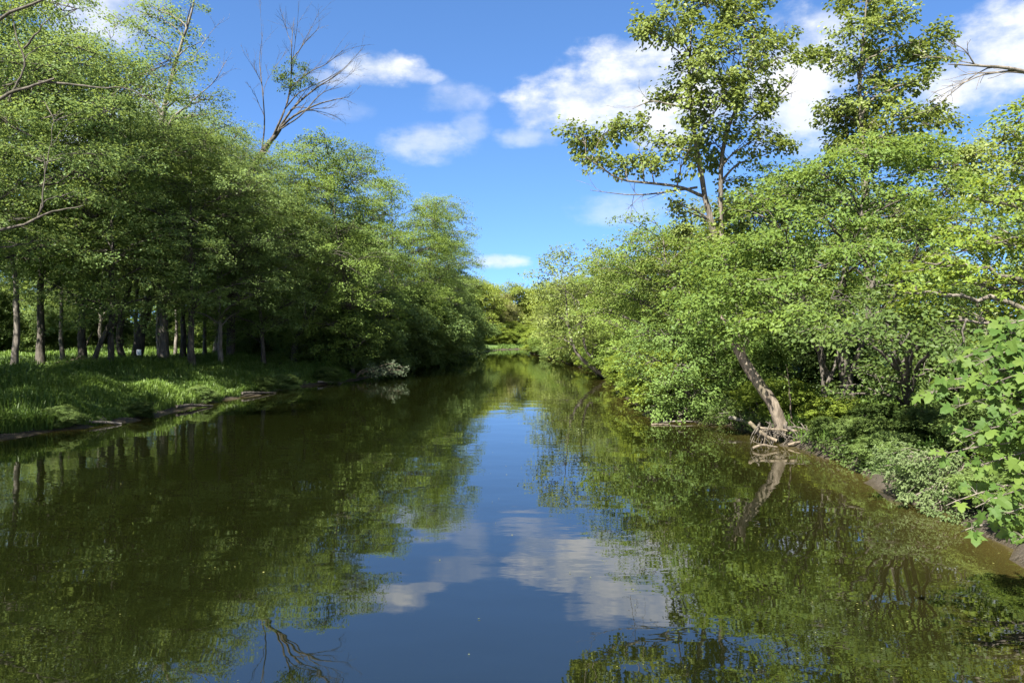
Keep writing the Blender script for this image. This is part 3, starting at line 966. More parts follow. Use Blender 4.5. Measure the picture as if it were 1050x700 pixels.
build_tree('cottonwood_tree', 'tallest right-bank tree with an open crown and one long leafy arm to the left', 'tree', b,
           [b - [0, 0, .4], at(760, 330, d), at(738, 260, d), at(722, 195, d), at(709, 110, d), at(708, 50, d), at(714, -20, d)], 0.27, lob, 'cotton', 'bark', seed=51,
           leafkind='oval', wid=.85, size=0.185, nleaf=44, spread=.52, dens=4.0, holes=.17, n_limbs=9, flat=.4,
           stems=[([at(745, 300, d + .8), at(739, 220, d + .8), at(742, 150, d + .5), at(762, 90, d), at(775, 30, d)], .15, .05),
                  ([at(720, 200, d), at(690, 190, d - .5), at(640, 185, d - .8), at(600, 160, d - 1)], .10, .03)],
           bare=[([at(708, 112, d), at(690, 108, d - .5), at(668, 104, d - .5), at(648, 112, d - .6)], .07, .012),
                 ([at(768, 125, d), at(790, 105, d), at(805, 92, d), at(818, 76, d + .3)], .06, .01), ([at(775, 118, d), at(800, 102, d), at(820, 92, d)], .04, .008),
                 ([at(715, 192, d), at(690, 196, d), at(650, 200, d - .5), at(605, 195, d - 1)], .07, .012), ([at(650, 200, d), at(648, 212, d), at(646, 228, d)], .02, .008),
                 ([at(790, 60, d), at(800, 40, d), at(808, 22, d)], .03, .008)])

d = 41.0
x = at(888, 0, d)[0]
b = np.array([x, d, gz(x, d)])
lob = pxlobes([(892, 2, 34, 20), (866, 28, 18, 14), (905, 38, 30, 20), (868, 62, 18, 14), (895, 72, 26, 18), (938, 48, 18, 14), (960, 40, 14, 14), (955, 62, 24, 12), (862, 112, 26, 12),
               (890, 102, 26, 18), (918, 90, 18, 10), (946, 84, 18, 10), (845, 118, 14, 8), (880, 130, 30, 16), (920, 122, 26, 14), (950, 118, 24, 12), (968, 124, 12, 8), (845, 55, 10, 8), (930, 12, 14, 12),
               (880, 150, 34, 14), (930, 145, 30, 14)], d, rg, .5)
build_tree('cottonwood_tree', 'second tall open tree of the right bank, standing behind the big rounded maple', 'tree', b,
           [b - [0, 0, .4], at(890, 260, d), at(884, 150, d), at(882, 70, d), at(890, -10, d)], 0.3, lob, 'cotton', 'bark', seed=52,
           leafkind='oval', wid=.85, size=0.19, nleaf=42, spread=.55, dens=4.0, holes=.19, n_limbs=8, flat=.4)

# the big rounded maple
d = 29.0
b = np.array([13.2, d, gz(13.2, d)])
spec = [(940, 158, 34, 20), (900, 156, 30, 18), (870, 172, 30, 20), (965, 172, 30, 20), (935, 165, 44, 24), (890, 170, 40, 24), (845, 182, 30, 20), (815, 192, 30, 22), (985, 190, 24, 16), (850, 192, 40, 24), (812, 212, 40, 24), (780, 226, 34, 22), (765, 205, 22, 16), (955, 205, 40, 22), (905, 215, 44, 24),
        (990, 225, 26, 18), (855, 238, 46, 24), (800, 262, 44, 24), (762, 260, 32, 24), (940, 245, 44, 22), (890, 268, 44, 22), (840, 285, 44, 22), (985, 262, 30, 18), (790, 300, 42, 22),
        (755, 298, 28, 20), (870, 312, 40, 20), (925, 290, 40, 20), (820, 330, 40, 18), (780, 338, 36, 16), (870, 345, 34, 16), (970, 300, 34, 20), (740, 278, 20, 16)]
spec = [s + (29 + (rg.uniform(-3.5, 0.5) if 190 < s[1] < 320 else rg.uniform(-5, -2) if s[1] >= 320 else rg.uniform(-1.5, 2)),) for s in spec]
build_tree('maple_tree', 'big rounded sunlit maple on the right bank with layered leaves', 'tree', b,
           [b - [0, 0, .4], at(862, 330, d), at(866, 280, d), at(880, 230, d), at(890, 190, d)], 0.26, pxlobes([(a, b_ - 5, c, e * .88) + tuple(f) for a, b_, c, e, *f in spec], d, rg), 'box', 'darkbark', seed=53,
           size=0.155, nleaf=52, spread=.6, dens=4.4, n_limbs=8, droop=.5, flat=.16, low=.08,
           stems=[([at(852, 390, d), at(842, 370, d), at(838, 345, d), at(815, 280, d)], .12, .05), ([at(870, 395, d), at(880, 360, d), at(905, 320, d), at(940, 260, d)], .13, .05)])
# behind it, a second layer of maples further back so that the bank is closed
d = 36.0
b = np.array([17.5, d, gz(17.5, d)])
spec = [(820, 200, 44, 24), (870, 205, 40, 24), (920, 220, 50, 26), (980, 235, 44, 26), (800, 250, 40, 24), (860, 260, 44, 26), (930, 280, 50, 28), (1000, 290, 50, 28), (840, 310, 44, 24), (900, 330, 50, 24), (970, 345, 50, 24), (1040, 250, 50, 30)]
build_tree('maple_tree', 'shaded maple directly behind the big rounded sunlit one', 'tree', b,
           [b - [0, 0, .4], at(890, 330, d), at(895, 280, d), at(900, 230, d)], 0.26, pxlobes(spec, d, rg), 'maple', 'darkbark', seed=54,
           size=0.17, nleaf=46, spread=.7, dens=2.6, n_limbs=4)

# dark maple hanging over the undercut bank
d = 25.0
b = np.array([13.4, d, gz(13.4, d)])
spec = [(905, 318, 38, 18, 19.5), (945, 328, 38, 18, 18.5), (868, 335, 34, 16, 20.5), (835, 342, 30, 14, 22), (890, 345, 34, 14, 19), (922, 350, 34, 14, 18.2), (965, 345, 36, 18, 18), (858, 312, 36, 16, 21.5), (920, 300, 40, 16, 20), (985, 355, 36, 20, 17), (890, 385, 34, 22), (925, 392, 34, 24), (860, 402, 20, 18), (955, 380, 34, 24), (905, 425, 28, 22), (880, 440, 18, 16), (945, 425, 30, 24), (975, 340, 36, 24)]
build_tree('maple_tree', 'dark leaning maple in the shade above the undercut right bank', 'tree', b,
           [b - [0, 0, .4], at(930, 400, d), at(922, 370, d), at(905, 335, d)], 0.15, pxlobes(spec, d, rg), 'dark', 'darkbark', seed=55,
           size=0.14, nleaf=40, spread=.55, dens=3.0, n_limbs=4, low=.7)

# dark brush drooping over the undercut
for nm, lab, bx, d, spec in (
    ('drooping_brush', 'dark brush drooping into the water over the undercut between log pile and pale shrub', 11.0, 22.4,
     [(846, 452, 15, 12, 24.2), (858, 458, 15, 14, 23.4), (868, 464, 15, 14, 22.6), (878, 472, 15, 14, 21.8), (888, 481, 14, 12, 21.0), (898, 488, 14, 10, 20.3), (905, 470, 20, 16, 21.3), (885, 455, 20, 14, 22.8), (866, 445, 16, 12, 24.4)]),
    ('drooping_brush', 'dark brush over the mud left of the leaning brown trunk', 10.3, 30.6, [(745, 424, 18, 10, 31.2), (760, 427, 16, 9, 30.4), (774, 432, 12, 7, 29.3), (735, 428, 14, 8, 31.8), (752, 415, 18, 12, 31.8)])):
    b = np.array([bx, d, gz(bx, d)])
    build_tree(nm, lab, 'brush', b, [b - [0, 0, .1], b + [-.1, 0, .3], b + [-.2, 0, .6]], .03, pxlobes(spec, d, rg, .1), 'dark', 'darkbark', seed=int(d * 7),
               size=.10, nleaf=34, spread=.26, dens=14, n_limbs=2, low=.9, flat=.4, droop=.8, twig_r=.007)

# right edge tree, bright leaves; carries the bare branch that crosses the cloud
d = 19.0
b = np.array([14.6, d, gz(14.6, d)])
spec = [(1050, 130, 26, 22), (1040, 170, 30, 22), (1010, 205, 30, 18), (1048, 215, 40, 24), (985, 240, 32, 18), (1025, 255, 40, 22), (960, 275, 36, 18), (1000, 290, 40, 20), (1045, 300, 44, 24), (940, 305, 30, 16),
        (975, 325, 34, 16), (1020, 335, 40, 18), (1070, 180, 40, 30), (1090, 260, 50, 30), (1060, 350, 40, 20), (1090, 110, 40, 30), (1000, 362, 28, 14), (945, 325, 24, 12)]
build_tree('maple_tree', 'bright yellow-green maple at the right edge carrying a bare branch across the cloud', 'tree', b,
           [b - [0, 0, .4], at(1110, 330, d), at(1105, 220, d), at(1100, 120, d)], 0.24, pxlobes(spec, d, rg), 'bright', 'bark', seed=56,
           size=0.13, nleaf=46, spread=.42, dens=6.4, n_limbs=6, low=.08, flat=.16,
           bare=[([at(1100, 95, d), at(1050, 74, d - 1), at(1010, 68, d - 1.2), at(972, 66, d - 1.4)], .07, .012), ([at(1040, 72, d - 1), at(1005, 78, d - 1.2), at(978, 90, d - 1.4)], .03, .008),
                 ([at(1000, 67, d - 1.2), at(988, 52, d - 1.3), at(976, 44, d - 1.4)], .02, .008)])

# leaning brown trunk over the log pile
d = 26.8
b = np.array([9.85, d + .2, .35])
root = empty('leaning_maple', b)
tag(root, 'stout brown trunk leaning left over the log pile on the right bank', 'tree')
w = Wood()
P = smooth_path([at(802, 446, d), at(799, 432, d), at(791, 412, d), at(776, 390, d + .1), at(764, 372, d + .2), at(757, 357, d + .3)], 22, .012, rg)
w.tube(P, np.interp(np.linspace(0, 1, 22), [0, .15, 1], [.31, .23, .17]), 12, .14, rg)
link('trunk', w.mesh('trunk', M['brownbark'], b), root)
w = Wood(); w.tube(smooth_path([P[-1] - (P[-1] - P[-2]) * 1.2, at(753, 349, d + .6), at(748, 338, d + 1.2), at(738, 322, d + 2.0)], 12, .02, rg), np.linspace(.2, .06, 12), 8, .15, rg)
branchy(w, rg, smooth_path([at(752, 345, d + .6), at(735, 335, d), at(715, 330, d - .4)], 8), .06, .015, 1)
link('limb', w.mesh('limb', M['brownbark'], b), root)
w = Wood(); w.tube(smooth_path([at(761, 367, d), at(763, 356, d - .1), at(768, 348, d - .2)], 8), np.linspace(.13, .05, 8), 7, .2, rg)
link('stub', w.mesh('stub', M['brownbark'], b), root)
lv = Leaves('diamond', .62)
for px, py, r, dd in ((735, 300, 26, 1), (712, 318, 24, 0), (700, 292, 24, 1), (758, 320, 24, 1.5), (735, 268, 24, 1.5), (690, 322, 20, .5), (728, 335, 18, -.3), (708, 265, 24, 2), (748, 338, 17, -.5), (758, 344, 13, -.7), (765, 338, 18, 0), (740, 310, 22, -.6), (765, 305, 24, .3), (725, 285, 22, .2), (785, 330, 20, .5)):
    C, O = lobe_clumps(rg, at(px, py, d + dd), np.array([r, r, r * .65]) * d / F, 4.0, at(740, 320, d))
    lv.clumps(rg, C, O, 42, .55, .15, None, .4, .2)
link('crown', lv.mesh('crown', M['box'], b), root)

d = 33.5
b = np.array([11.2, d, gz(11.2, d)])
spec = [(740, 262, 26, 18), (772, 255, 28, 18), (715, 275, 24, 16), (700, 300, 26, 18), (735, 298, 30, 20), (770, 290, 30, 20), (790, 320, 30, 18), (745, 330, 30, 18), (712, 328, 26, 16), (800, 345, 26, 14), (770, 352, 26, 12), (735, 355, 24, 12), (800, 285, 24, 18), (690, 325, 18, 12)]
build_tree('maple_tree', 'small leafy maple filling in behind the top of the leaning brown trunk', 'tree', b,
           [b - [0, 0, .4], at(772, 370, d), at(762, 330, d), at(750, 280, d)], 0.13, pxlobes(spec, d, rg, .4), 'box', 'darkbark', seed=66,
           size=0.15, nleaf=44, spread=.6, dens=3.6, n_limbs=4, droop=.5, flat=.2)

# a thin dead pole and a forked dark stem beside it
d = 27.8
for pts, ra, nm, lab, bk in (
    ([(846, 398), (843, 385), (842, 366), (846, 345)], .10, 'forked_sapling', 'forked dark sapling standing behind the log pile', 'darkbark'),
    ([(812, 422), (810, 405), (808, 388)], .035, 'dead_sapling', 'thin pale dead sapling right of the leaning brown trunk', 'drift')):
    P = smooth_path([at(px, py + 14 * (i == 0), d) for i, (px, py) in enumerate(pts)], 14, .015, rg)
    w = Wood(); branchy(w, rg, P, ra, .02, 1, .35, 3)
    if nm == 'forked_sapling':
        w.tube(smooth_path([P[2], at(855, 378, d), at(861, 350, d)], 10), np.linspace(.09, .04, 10), 7, .2, rg)
    root = empty(nm, P[0]); tag(root, lab, 'tree')
    link('trunk', w.mesh('trunk', M[bk], P[0]), root)
    lv = Leaves(); C, O = lobe_clumps(rg, P[-1] + [0, 0, .4 if ra > .05 else -.1], np.array([1.0, .9, .5]) * (1 if ra > .05 else .35), 5, P[0])
    lv.clumps(rg, C, O, 36 if ra > .05 else 12, .45, .13)
    link('crown', lv.mesh('crown', M['box'], P[0]), root)

# vine covered bush at the water
d = 33.6
b = np.array([8.6, d, gz(8.6, d)])
spec = [(665, 345, 30, 18), (655, 365, 24, 20), (690, 352, 28, 22), (712, 342, 26, 20), (735, 352, 20, 18), (700, 380, 28, 22, 33), (688, 398, 24, 20, 32.7), (712, 405, 26, 20, 32.8), (675, 415, 20, 14, 32.7), (658, 388, 16, 16),
        (735, 385, 20, 22), (740, 410, 18, 18), (700, 422, 26, 12, 32.7), (726, 425, 18, 12, 33.1), (725, 365, 22, 20)]
build_tree('vine_bush', 'rounded bush draped in vines, leaves touching the water on the right bank', 'shrub', b,
           [b - [0, 0, .2], at(705, 400, d), at(700, 370, d), at(700, 350, d)], 0.12, pxlobes(spec, d, rg, .2), 'vine', 'darkbark', seed=57,
           size=0.12, nleaf=44, spread=.4, dens=6.5, n_limbs=2, low=.8, flat=.35)

# trees further down the right bank
d = 46.0
b = np.array([9.6, d, gz(9.6, d)])
spec = [(700, 245, 30, 20), (670, 255, 28, 18), (640, 255, 22, 18), (735, 250, 26, 20), (655, 240, 18, 14), (690, 280, 34, 22), (650, 285, 30, 20), (620, 275, 22, 18), (725, 285, 32, 22), (625, 305, 28, 18), (665, 315, 34, 20),
        (705, 320, 34, 20), (635, 335, 30, 16), (610, 325, 20, 16), (670, 345, 34, 16), (745, 320, 30, 20), (640, 360, 24, 12), (640, 228, 13, 10), (660, 225, 12, 9), (760, 270, 30, 22)]
build_tree('maple_tree', 'sunlit maple behind the vine bush, its crown in tiers below the tall open tree', 'tree', b,
           [b - [0, 0, .4], at(690, 340, d), at(685, 290, d), at(680, 245, d)], 0.22, pxlobes(spec, d, rg, .6), 'box', 'bark', seed=58,
           size=0.17, nleaf=50, spread=.75, dens=2.8, n_limbs=5, holes=.05, low=.1, flat=.18)
d = 62.0
b = np.array([9.6, d, gz(9.6, d)])
spec = [(575, 262, 20, 15), (560, 280, 18, 14), (595, 275, 22, 16), (615, 262, 18, 14), (580, 300, 24, 16), (555, 302, 15, 12), (610, 300, 24, 18), (570, 325, 22, 14), (600, 328, 26, 16), (585, 348, 24, 12), (628, 285, 20, 16), (625, 330, 22, 16),
        (560, 345, 16, 10), (610, 355, 20, 10), (552, 292, 7, 5)]
R9 = build_tree('maple_tree', 'leaning tree over the river with slanting dark stems at the waterline', 'tree', b,
           [at(636, 392, d), at(612, 380, d), at(592, 362, d - .5), at(582, 330, d - .5), at(580, 285, d)], 0.26, pxlobes(spec, d, rg, .7), 'cotton', 'darkbark', seed=59,
           size=0.21, nleaf=42, spread=.85, dens=2.1, n_limbs=4, holes=.08,
           stems=[([at(628, 390, d), at(628, 378, d), at(627, 366, d), at(630, 330, d)], .22, .15), ([at(632, 389, d), at(618, 375, d + .4), at(600, 355, d + .4), at(596, 310, d)], .17, .08)])
d = 84.0
x = 9.2; b = np.array([x, d, gz(x, d)])
spec = [(560, 300, 14, 12), (575, 290, 14, 12), (590, 305, 16, 12), (556, 325, 14, 12), (575, 325, 18, 12), (600, 325, 18, 12), (560, 345, 14, 10), (580, 348, 18, 9), (610, 340, 18, 12), (570, 358, 14, 6), (590, 362, 14, 7)]
build_tree('maple_tree', 'smaller tree on the right bank beyond the leaning one', 'tree', b,
           [b - [0, 0, .4], at(600, 350, d), at(592, 320, d), at(585, 295, d)], 0.22, pxlobes(spec, d, rg, .8), 'cotton', 'darkbark', seed=60,
           size=0.26, nleaf=40, spread=1.0, dens=1.5, n_limbs=3)

# copies further back on the right
RP = [
    proto_maple(61, 20, 2.5, 7.5, 24, mat='box', rl=(2.3, 3.4), size=.3, spread=1.25, dens=1.1, nleaf=48, r0=.36, n_limbs=4, twig_r=.025, low=.5, bark='bark'),
    proto_maple(62, 20, 2.0, 8.0, 24, mat='cotton', rl=(2.3, 3.6), size=.3, spread=1.25, dens=1.1, nleaf=48, r0=.36, n_limbs=4, twig_r=.025, low=.5, bark='bark'),
]
RU = [False] * 2
for px, d, H, k, lab in [
    (700, 58, 11.5, 0, 'maple behind the tiered sunlit one on the right bank'),
    (650, 74, 11.0, 1, 'tree between the tiered maple and the leaning tree on the right bank'),
    (625, 92, 11.5, 0, 'tree behind the leaning tree on the right bank'),
    (595, 110, 11.5, 1, 'tree at the waterside far down the right bank'),
    (592, 128, 11.5, 0, 'last tree of the right bank before the bend'),
    (578, 143, 10.5, 1, 'low tree on the point where the right bank turns away'),
    (770, 48, 12.0, 1, 'tree behind the trunk of the tallest right-bank tree'),
    (830, 46, 13.0, 0, 'tree behind the big rounded maple towards the tallest tree'),
    (1010, 42, 14.0, 1, 'tree in the gap between the big rounded maple and the bright edge maple'),
]:
    x, y = pick(px, d)
    plant(RP, RU, k, x, y, H, px * 1.7, lab, None, H / 20 * 1.15)
rng = np.random.default_rng(91)
for i in range(16):
    y = rng.uniform(50, 150); x = 14 + rng.uniform(0, 30) + (y - 50) * .1
    plant(RP, RU, i % 2, x, y, rng.uniform(9.5, 12), rng.uniform(0, 6), 'green tree deep behind the right-bank row', 'trees deep behind the right bank', .62)

# shrubs of the right bank
for x, y, H, k, sx, lab in [
    (12.3, 21.8, 1.1, 0, .10, 'dark shrub over the undercut bank right of the log pile'),
    (12.2, 24.6, 0.9, 0, .08, 'shrub hanging right over the black undercut'),
    (12.3, 19.2, 1.4, 0, .10, 'dark shrub behind the pale leaved shrub'),
    (10.0, 13.9, .8, 2, .07, 'small green weed shrub on the mud below the near sapling'),
    (10.4, 15.4, .8, 1, .07, 'small drooping weed shrub at the mud edge between near sapling and pale shrub'),
    (10.9, 14.6, 1.3, 0, .10, 'dark low shrub behind the near sapling at the right edge of the water'),
    (11.6, 16.2, 1.5, 2, .11, 'green low shrub between the pale leaved shrub and the near sapling'),
    (14.2, 16.8, 2.6, 2, .14, 'green shrub behind the pale leaved shrub at the right edge'),
    (11.2, 30.0, 1.5, 3, .11, 'bright green low shrub behind the leaning brown trunk'),
    (10.6, 31.6, 1.3, 3, .09, 'bright green low shrub left of the leaning brown trunk'),
    (11.6, 26.6, 1.0, 3, .09, 'bright green low shrub right of the leaning brown trunk'),
    (10.5, 20.6, 0.8, 1, .06, 'small low shrub at the waterline left of the pale leaved shrub'),
    (11.1, 22.6, 0.9, 0, .07, 'small dark shrub at the lip of the black undercut'),
    (10.6, 25.0, 0.7, 0, .05, 'smallest dark shrub drooping over the bank just right of the log pile'),
    (11.0, 23.8, 0.8, 1, .05, 'small drooping shrub second from the log pile along the black undercut'),
    (14.5, 33.0, 3.0, 0, .16, 'dark shrub deep behind the log pile'),
    (16.5, 28.0, 3.2, 0, .18, 'dark shrub deep behind the undercut bank'),
    (17.0, 22.5, 3.2, 0, .18, 'dark shrub deep behind the pale leaved shrub'),
    (11.2, 33.6, 3.0, 2, .13, 'shrub between the vine bush and the leaning brown trunk'),
    (7.9, 42.0, 1.8, 2, .12, 'low shrub at the waterline just beyond the vine bush'),
    (8.4, 48.0, 1.6, 3, .12, 'low bright shrub at the waterline between vine bush and leaning tree'),
    (9.2, 56.0, 1.5, 2, .12, 'low shrub at the foot of the slanting stems'),
    (9.2, 66.0, 2.2, 2, .16, 'low shrub at the waterline under the leaning tree'),
    (9.0, 76.0, 2.2, 0, .18, 'low dark shrub at the waterline past the leaning tree'),
    (10.6, 40.0, 3.2, 2, .18, 'shrub behind the vine bush at the water'),
    (10.8, 54.0, 3.2, 2, .2, 'shrub right of the slanting stems of the leaning tree'),
    (10.6, 70.0, 3.5, 1, .22, 'dark shrub behind the leaning tree at the waterline'),
    (9.4, 90.0, 3.6, 2, .24, 'shrub at the waterline beyond the leaning tree'),
    (8.4, 105.0, 4.0, 2, .24, 'shrub at the waterline far down the right bank'),
    (6.8, 124.0, 4.0, 2, .26, 'last shrub at the waterline before the bend'),
]:
    plant(SH, SU, k, x, y, H, x * 3 + y, lab, None, sx)

rng = np.random.default_rng(55)
for i, y in enumerate(np.linspace(38, 138, 26)):
    e = float(np.interp(y, RB[:, 1], RB[:, 0]))
    H = rng.uniform(1.2, 2.6) * (0.8 + y / 140)
    plant(SH, SU, int(rng.choice([1, 2, 3, 2])), e + .3 + H * .25, y, H, rng.uniform(0, 6), 'low green shrub among those lining the far right waterline', 'low shrubs lining the far right waterline', H / 20 * 1.35)

# pale variegated shrub at the waterline
b = np.array([10.9, 17.6, gz(10.9, 17.6)])
d = 17.4
spec = [(915, 478, 24, 16), (940, 470, 26, 16), (930, 495, 26, 14), (960, 492, 30, 18), (985, 505, 30, 18), (955, 515, 24, 10), (1000, 525, 30, 14), (1020, 500, 36, 22), (975, 478, 28, 16), (1025, 540, 30, 14), (945, 505, 22, 9, 16.8), (968, 520, 22, 9, 16.2), (925, 490, 16, 9, 17.6), (990, 535, 24, 9, 15.6), (1015, 550, 24, 10, 15)]
build_tree('pale_shrub', 'pale leaved low shrub hanging over the shallow right edge of the water', 'shrub', b,
           [b - [0, 0, .2], b + [.1, 0, .5], b + [.0, 0, 1.0]], 0.03, pxlobes(spec, d, rg, .15), 'pale', 'bark', seed=63,
           leafkind='oval', wid=.5, size=0.085, nleaf=30, spread=.2, dens=22, n_limbs=2, low=.8, flat=.4, twig_r=.006)

# near sycamore sapling with big lobed leaves
b = np.array([8.9, 9.2, gz(8.9, 9.2)])
root = empty('sycamore_sapling', b)
tag(root, 'near sycamore sapling with big bright lobed leaves leaning in at the right edge', 'tree')
w = Wood()
TP = smooth_path([b - [0, 0, .2], (8.2, 9.1, 1.6), (7.4, 8.9, 2.8), (6.6, 8.7, 4.0), (6.3, 8.7, 4.8)], 18, .03, rg)
w.tube(TP, np.linspace(.07, .02, 18), 8, .1, rg)
link('trunk', w.mesh('trunk', M['bark'], b), root)
lv = Leaves('lobed', 1.0)
pet = Wood()
ends = [((955, 398), 8.3), ((975, 420), 8.1), ((1000, 375), 8.4), ((1020, 360), 8.6), ((1045, 385), 8.3), ((990, 448), 8.0), ((1015, 420), 8.5), ((1040, 440), 8.2), ((962, 468), 8.2), ((1000, 480), 8.1), ((1035, 490), 8.3),
        ((970, 518), 8.0), ((1000, 520), 7.9), ((1025, 530), 8.0), ((1048, 520), 8.2), ((1040, 555), 8.1), ((1060, 470), 8.5), ((1065, 410), 8.5), ((985, 395), 8.8), ((1030, 400), 8.9), ((1020, 462), 8.8), ((1055, 350), 8.7),
        ((1075, 540), 8.3), ((1080, 500), 8.6), ((1008, 345), 9.0), ((948, 405), 8.6), ((968, 375), 8.7), ((1005, 400), 8.2), ((1030, 430), 8.1), ((1060, 440), 8.0), ((1018, 505), 8.3), ((985, 545), 8.1), ((975, 445), 8.7), ((1025, 345), 9.2), ((1040, 365), 9.0), ((1010, 385), 9.2), ((1048, 460), 9.1), ((1030, 475), 9.0), ((1045, 500), 9.2), ((1010, 440), 9.0), ((1040, 540), 8.6), ((1050, 425), 9.3), ((1048, 415), 8.4)]
for (px, py), dd in ends:
    e = at(px, py, dd)
    k = int(np.argmin(np.linalg.norm(TP - e, axis=1) + 3 * np.maximum(0, TP[:, 2] - e[2] - .2)))
    BP = bez(TP[k], TP[k] + (e - TP[k]) * .3 + [0, 0, .25], e + [.15, 0, .1], e, 9)
    pet.tube(BP, np.linspace(.016, .005, 9), 4)
    for j in range(28):
        f = rg.uniform(.35, 1.0); q = BP[min(8, int(f * 8))]
        o = rand_unit(rg, 1)[0] * [1, 1, .5] + [-.25, -.3, .1]
        p = q + norm(o) * rg.uniform(.06, .16)
        pet.tube(np.array([q, (q + p) / 2 + [0, 0, .01], p]), [.004, .003, .003], 3)
        lv.P.append(p[None]); lv.A.append((o * [1, .6, .6] + [-.15, -.1, -.6])[None]); lv.N.append((np.array([-.4, -.75, .8]) + rg.normal(0, .55, 3))[None])
        lv.L.append(np.array([rg.uniform(.06, .20)])); lv.T.append(np.array([rg.random()]))
link('twigs', pet.mesh('twigs', M['bark'], b), root)
link('crown', lv.mesh('crown', M['lobed'], b), root)

# ------------------------------------------------------------------ logs, roots, driftwood
def log(name, label, pts, ra, rb, mat, cat='log', twigs=0, k=9, group=None):
    P = smooth_path(pts, 14, ra * .25, rg)
    b = P[0]
    w = Wood()
    w.tube(P, np.linspace(ra, rb, 14), k, .3, rg)
    w.tube(np.array([P[0], P[0] + (P[0] - P[1]) * .02]), [ra, .004], k)
    w.tube(np.array([P[-1], P[-1] + (P[-1] - P[-2]) * .02]), [rb, .003], k)
    for _ in range(twigs):
        i = int(rg.integers(4, 13))
        e = P[i] + rand_unit(rg, 1)[0] * [1, 1, .6] * rg.uniform(.25, .6) + [0, 0, .15]
        w.tube(np.array([P[i], (P[i] + e) / 2 + rg.normal(0, .03, 3), e]), [rb * .5, rb * .35, .006], 4)
    return tag(link(name, w.mesh(name, M[mat], b), None, b), label, cat, group)


d = 26.2
log('driftwood_log', 'pale thick log slanting down to the water in front of the leaning brown trunk', [at(769, 433, d + .5), at(780, 443, d), at(797, 452, d - .3)], .075, .055, 'drift', twigs=2)
log('driftwood_log', 'long thin pale log lying level across the log pile', [at(775, 438, d + .2), at(805, 441, d - .1), at(850, 442, d - .3)], .05, .03, 'drift', twigs=3)
log('driftwood_log', 'thin log rising to the right from the log pile over the dark undercut', [at(808, 456, d - .5), at(822, 452, d - .6), at(838, 444, d - .6)], .045, .03, 'drift')
log('driftwood_log', 'curved pale root arching at the right end of the log pile', [at(842, 455, d - .9), at(846, 446, d - .8), at(856, 441, d - .6)], .04, .03, 'drift')
log('driftwood_log', 'pale branch lying on the water below the log pile', [at(772, 459, d - 1.2), at(782, 456, d - 1.1), at(797, 458, d - 1)], .05, .03, 'drift', twigs=3)
log('driftwood_log', 'short grey log on the bank left of the log pile', [at(748, 428, 30.3), at(762, 431, 29.8), at(774, 436, 29)], .08, .05, 'deadbark', twigs=3)
log('driftwood_log', 'dark thin log across the undercut under the log pile', [at(818, 462, d - 1), at(850, 464, d - 1.4), at(878, 470, d - 2)], .05, .03, 'darkbark', twigs=2)
log('floating_stick', 'thin dead stick lying on the water below the vine bush', [at(676, 433, 32.4) , at(695, 431.5, 32.3), at(716, 432, 32.3)], .035, .015, 'deadbark', 'stick', twigs=3)
log('floating_stick', 'short pale stick floating left of the vine bush foot', [at(668, 435, 31.8), at(676, 434.5, 31.8), at(686, 434.6, 31.8)], .04, .02, 'drift', 'stick')
# root mass under the leaning trunk
b = np.array([9.8, 26.4, 0.0])
w = Wood()
for i in range(90):
    a = rg.uniform(-2.6, .9)
    s0 = b + [rg.uniform(-1.1, 1.9), rg.uniform(-.2, .7), rg.uniform(.25, .75)]
    e = s0 + [rg.uniform(-.7, .9), rg.uniform(-1.0, -.1), rg.uniform(-.75, -.2)]
    w.tube(bez(s0, s0 + [0, -.3, .05], e + [0, 0, .3], e, 8), np.linspace(rg.uniform(.012, .045), .008, 8), 5, .3, rg)
tag(link('root_mass', w.mesh('root_mass', M['darkbark'], b), None, b), 'tangle of bare roots under the leaning brown trunk at the water', 'roots')
b = np.array([11.2, 23.4, 0.0])
w = Wood()
for i in range(90):
    u = rg.uniform(-.5, 1)
    s0 = np.array([np.interp(u, [-.5, 0, 1], [10.6, 11.0, 11.2]), np.interp(u, [-.5, 1], [25.6, 18.8]), rg.uniform(.45, .8)])
    e = np.array([s0[0] - rg.uniform(.1, 1.0), s0[1] + rg.uniform(-.9, .5), rg.uniform(-.05, .3)])
    w.tube(bez(s0, s0 + [-.3, 0, .05], e + [.1, 0, .3], e, 7), np.linspace(rg.uniform(.008, .02), .004, 7), 4)
w.tube(np.array([[10.75, 25.7, .55], [11.1, 23.0, .6], [11.35, 18.7, .55]]), .05, 5)
tag(link('root_fringe', w.mesh('root_fringe', M['darkbark'], b), None, b), 'fringe of dead twigs and roots hanging from the undercut right bank', 'roots')

# left bank: broken snag, debris, fallen log, marker, pale fallen branch
d = 46.5
b = at(90, 385, d)
root = empty('broken_snag', b); tag(root, 'leaning broken snag with a pale split end on the left bank', 'dead tree')
w = Wood(); w.tube(smooth_path([at(89, 386, d), at(95, 375, d), at(103, 352, d), at(118, 322, d)], 14, .02, rg), np.linspace(.17, .12, 14), 8, .25, rg)
link('trunk', w.mesh('trunk', M['darkbark'], b), root)
w = Wood(); w.tube(np.array([at(88.5, 384, d - .25), at(92, 376, d - .25), at(95.5, 367, d - .22)]), [.10, .11, .03], 6, .3, rg)
w.tube(np.array([at(88, 356, d - .2), at(91, 347, d - .2), at(95, 340, d - .2)]), [.04, .06, .03], 5, .3, rg)
link('split_wood', w.mesh('split_wood', M['drift'], b), root)
b = at(78, 373, 47.5); w = Wood()
for i in range(20):
    p = b + [rg.normal(0, .8), rg.normal(0, .4), rg.uniform(-.15, .25)]
    e = p + [rg.normal(0, 1.0), rg.normal(0, .4), rg.normal(0, .3)]
    w.tube(np.array([p, (p + e) / 2 + rg.normal(0, .1, 3), e]), [.04, .03, .01], 4)
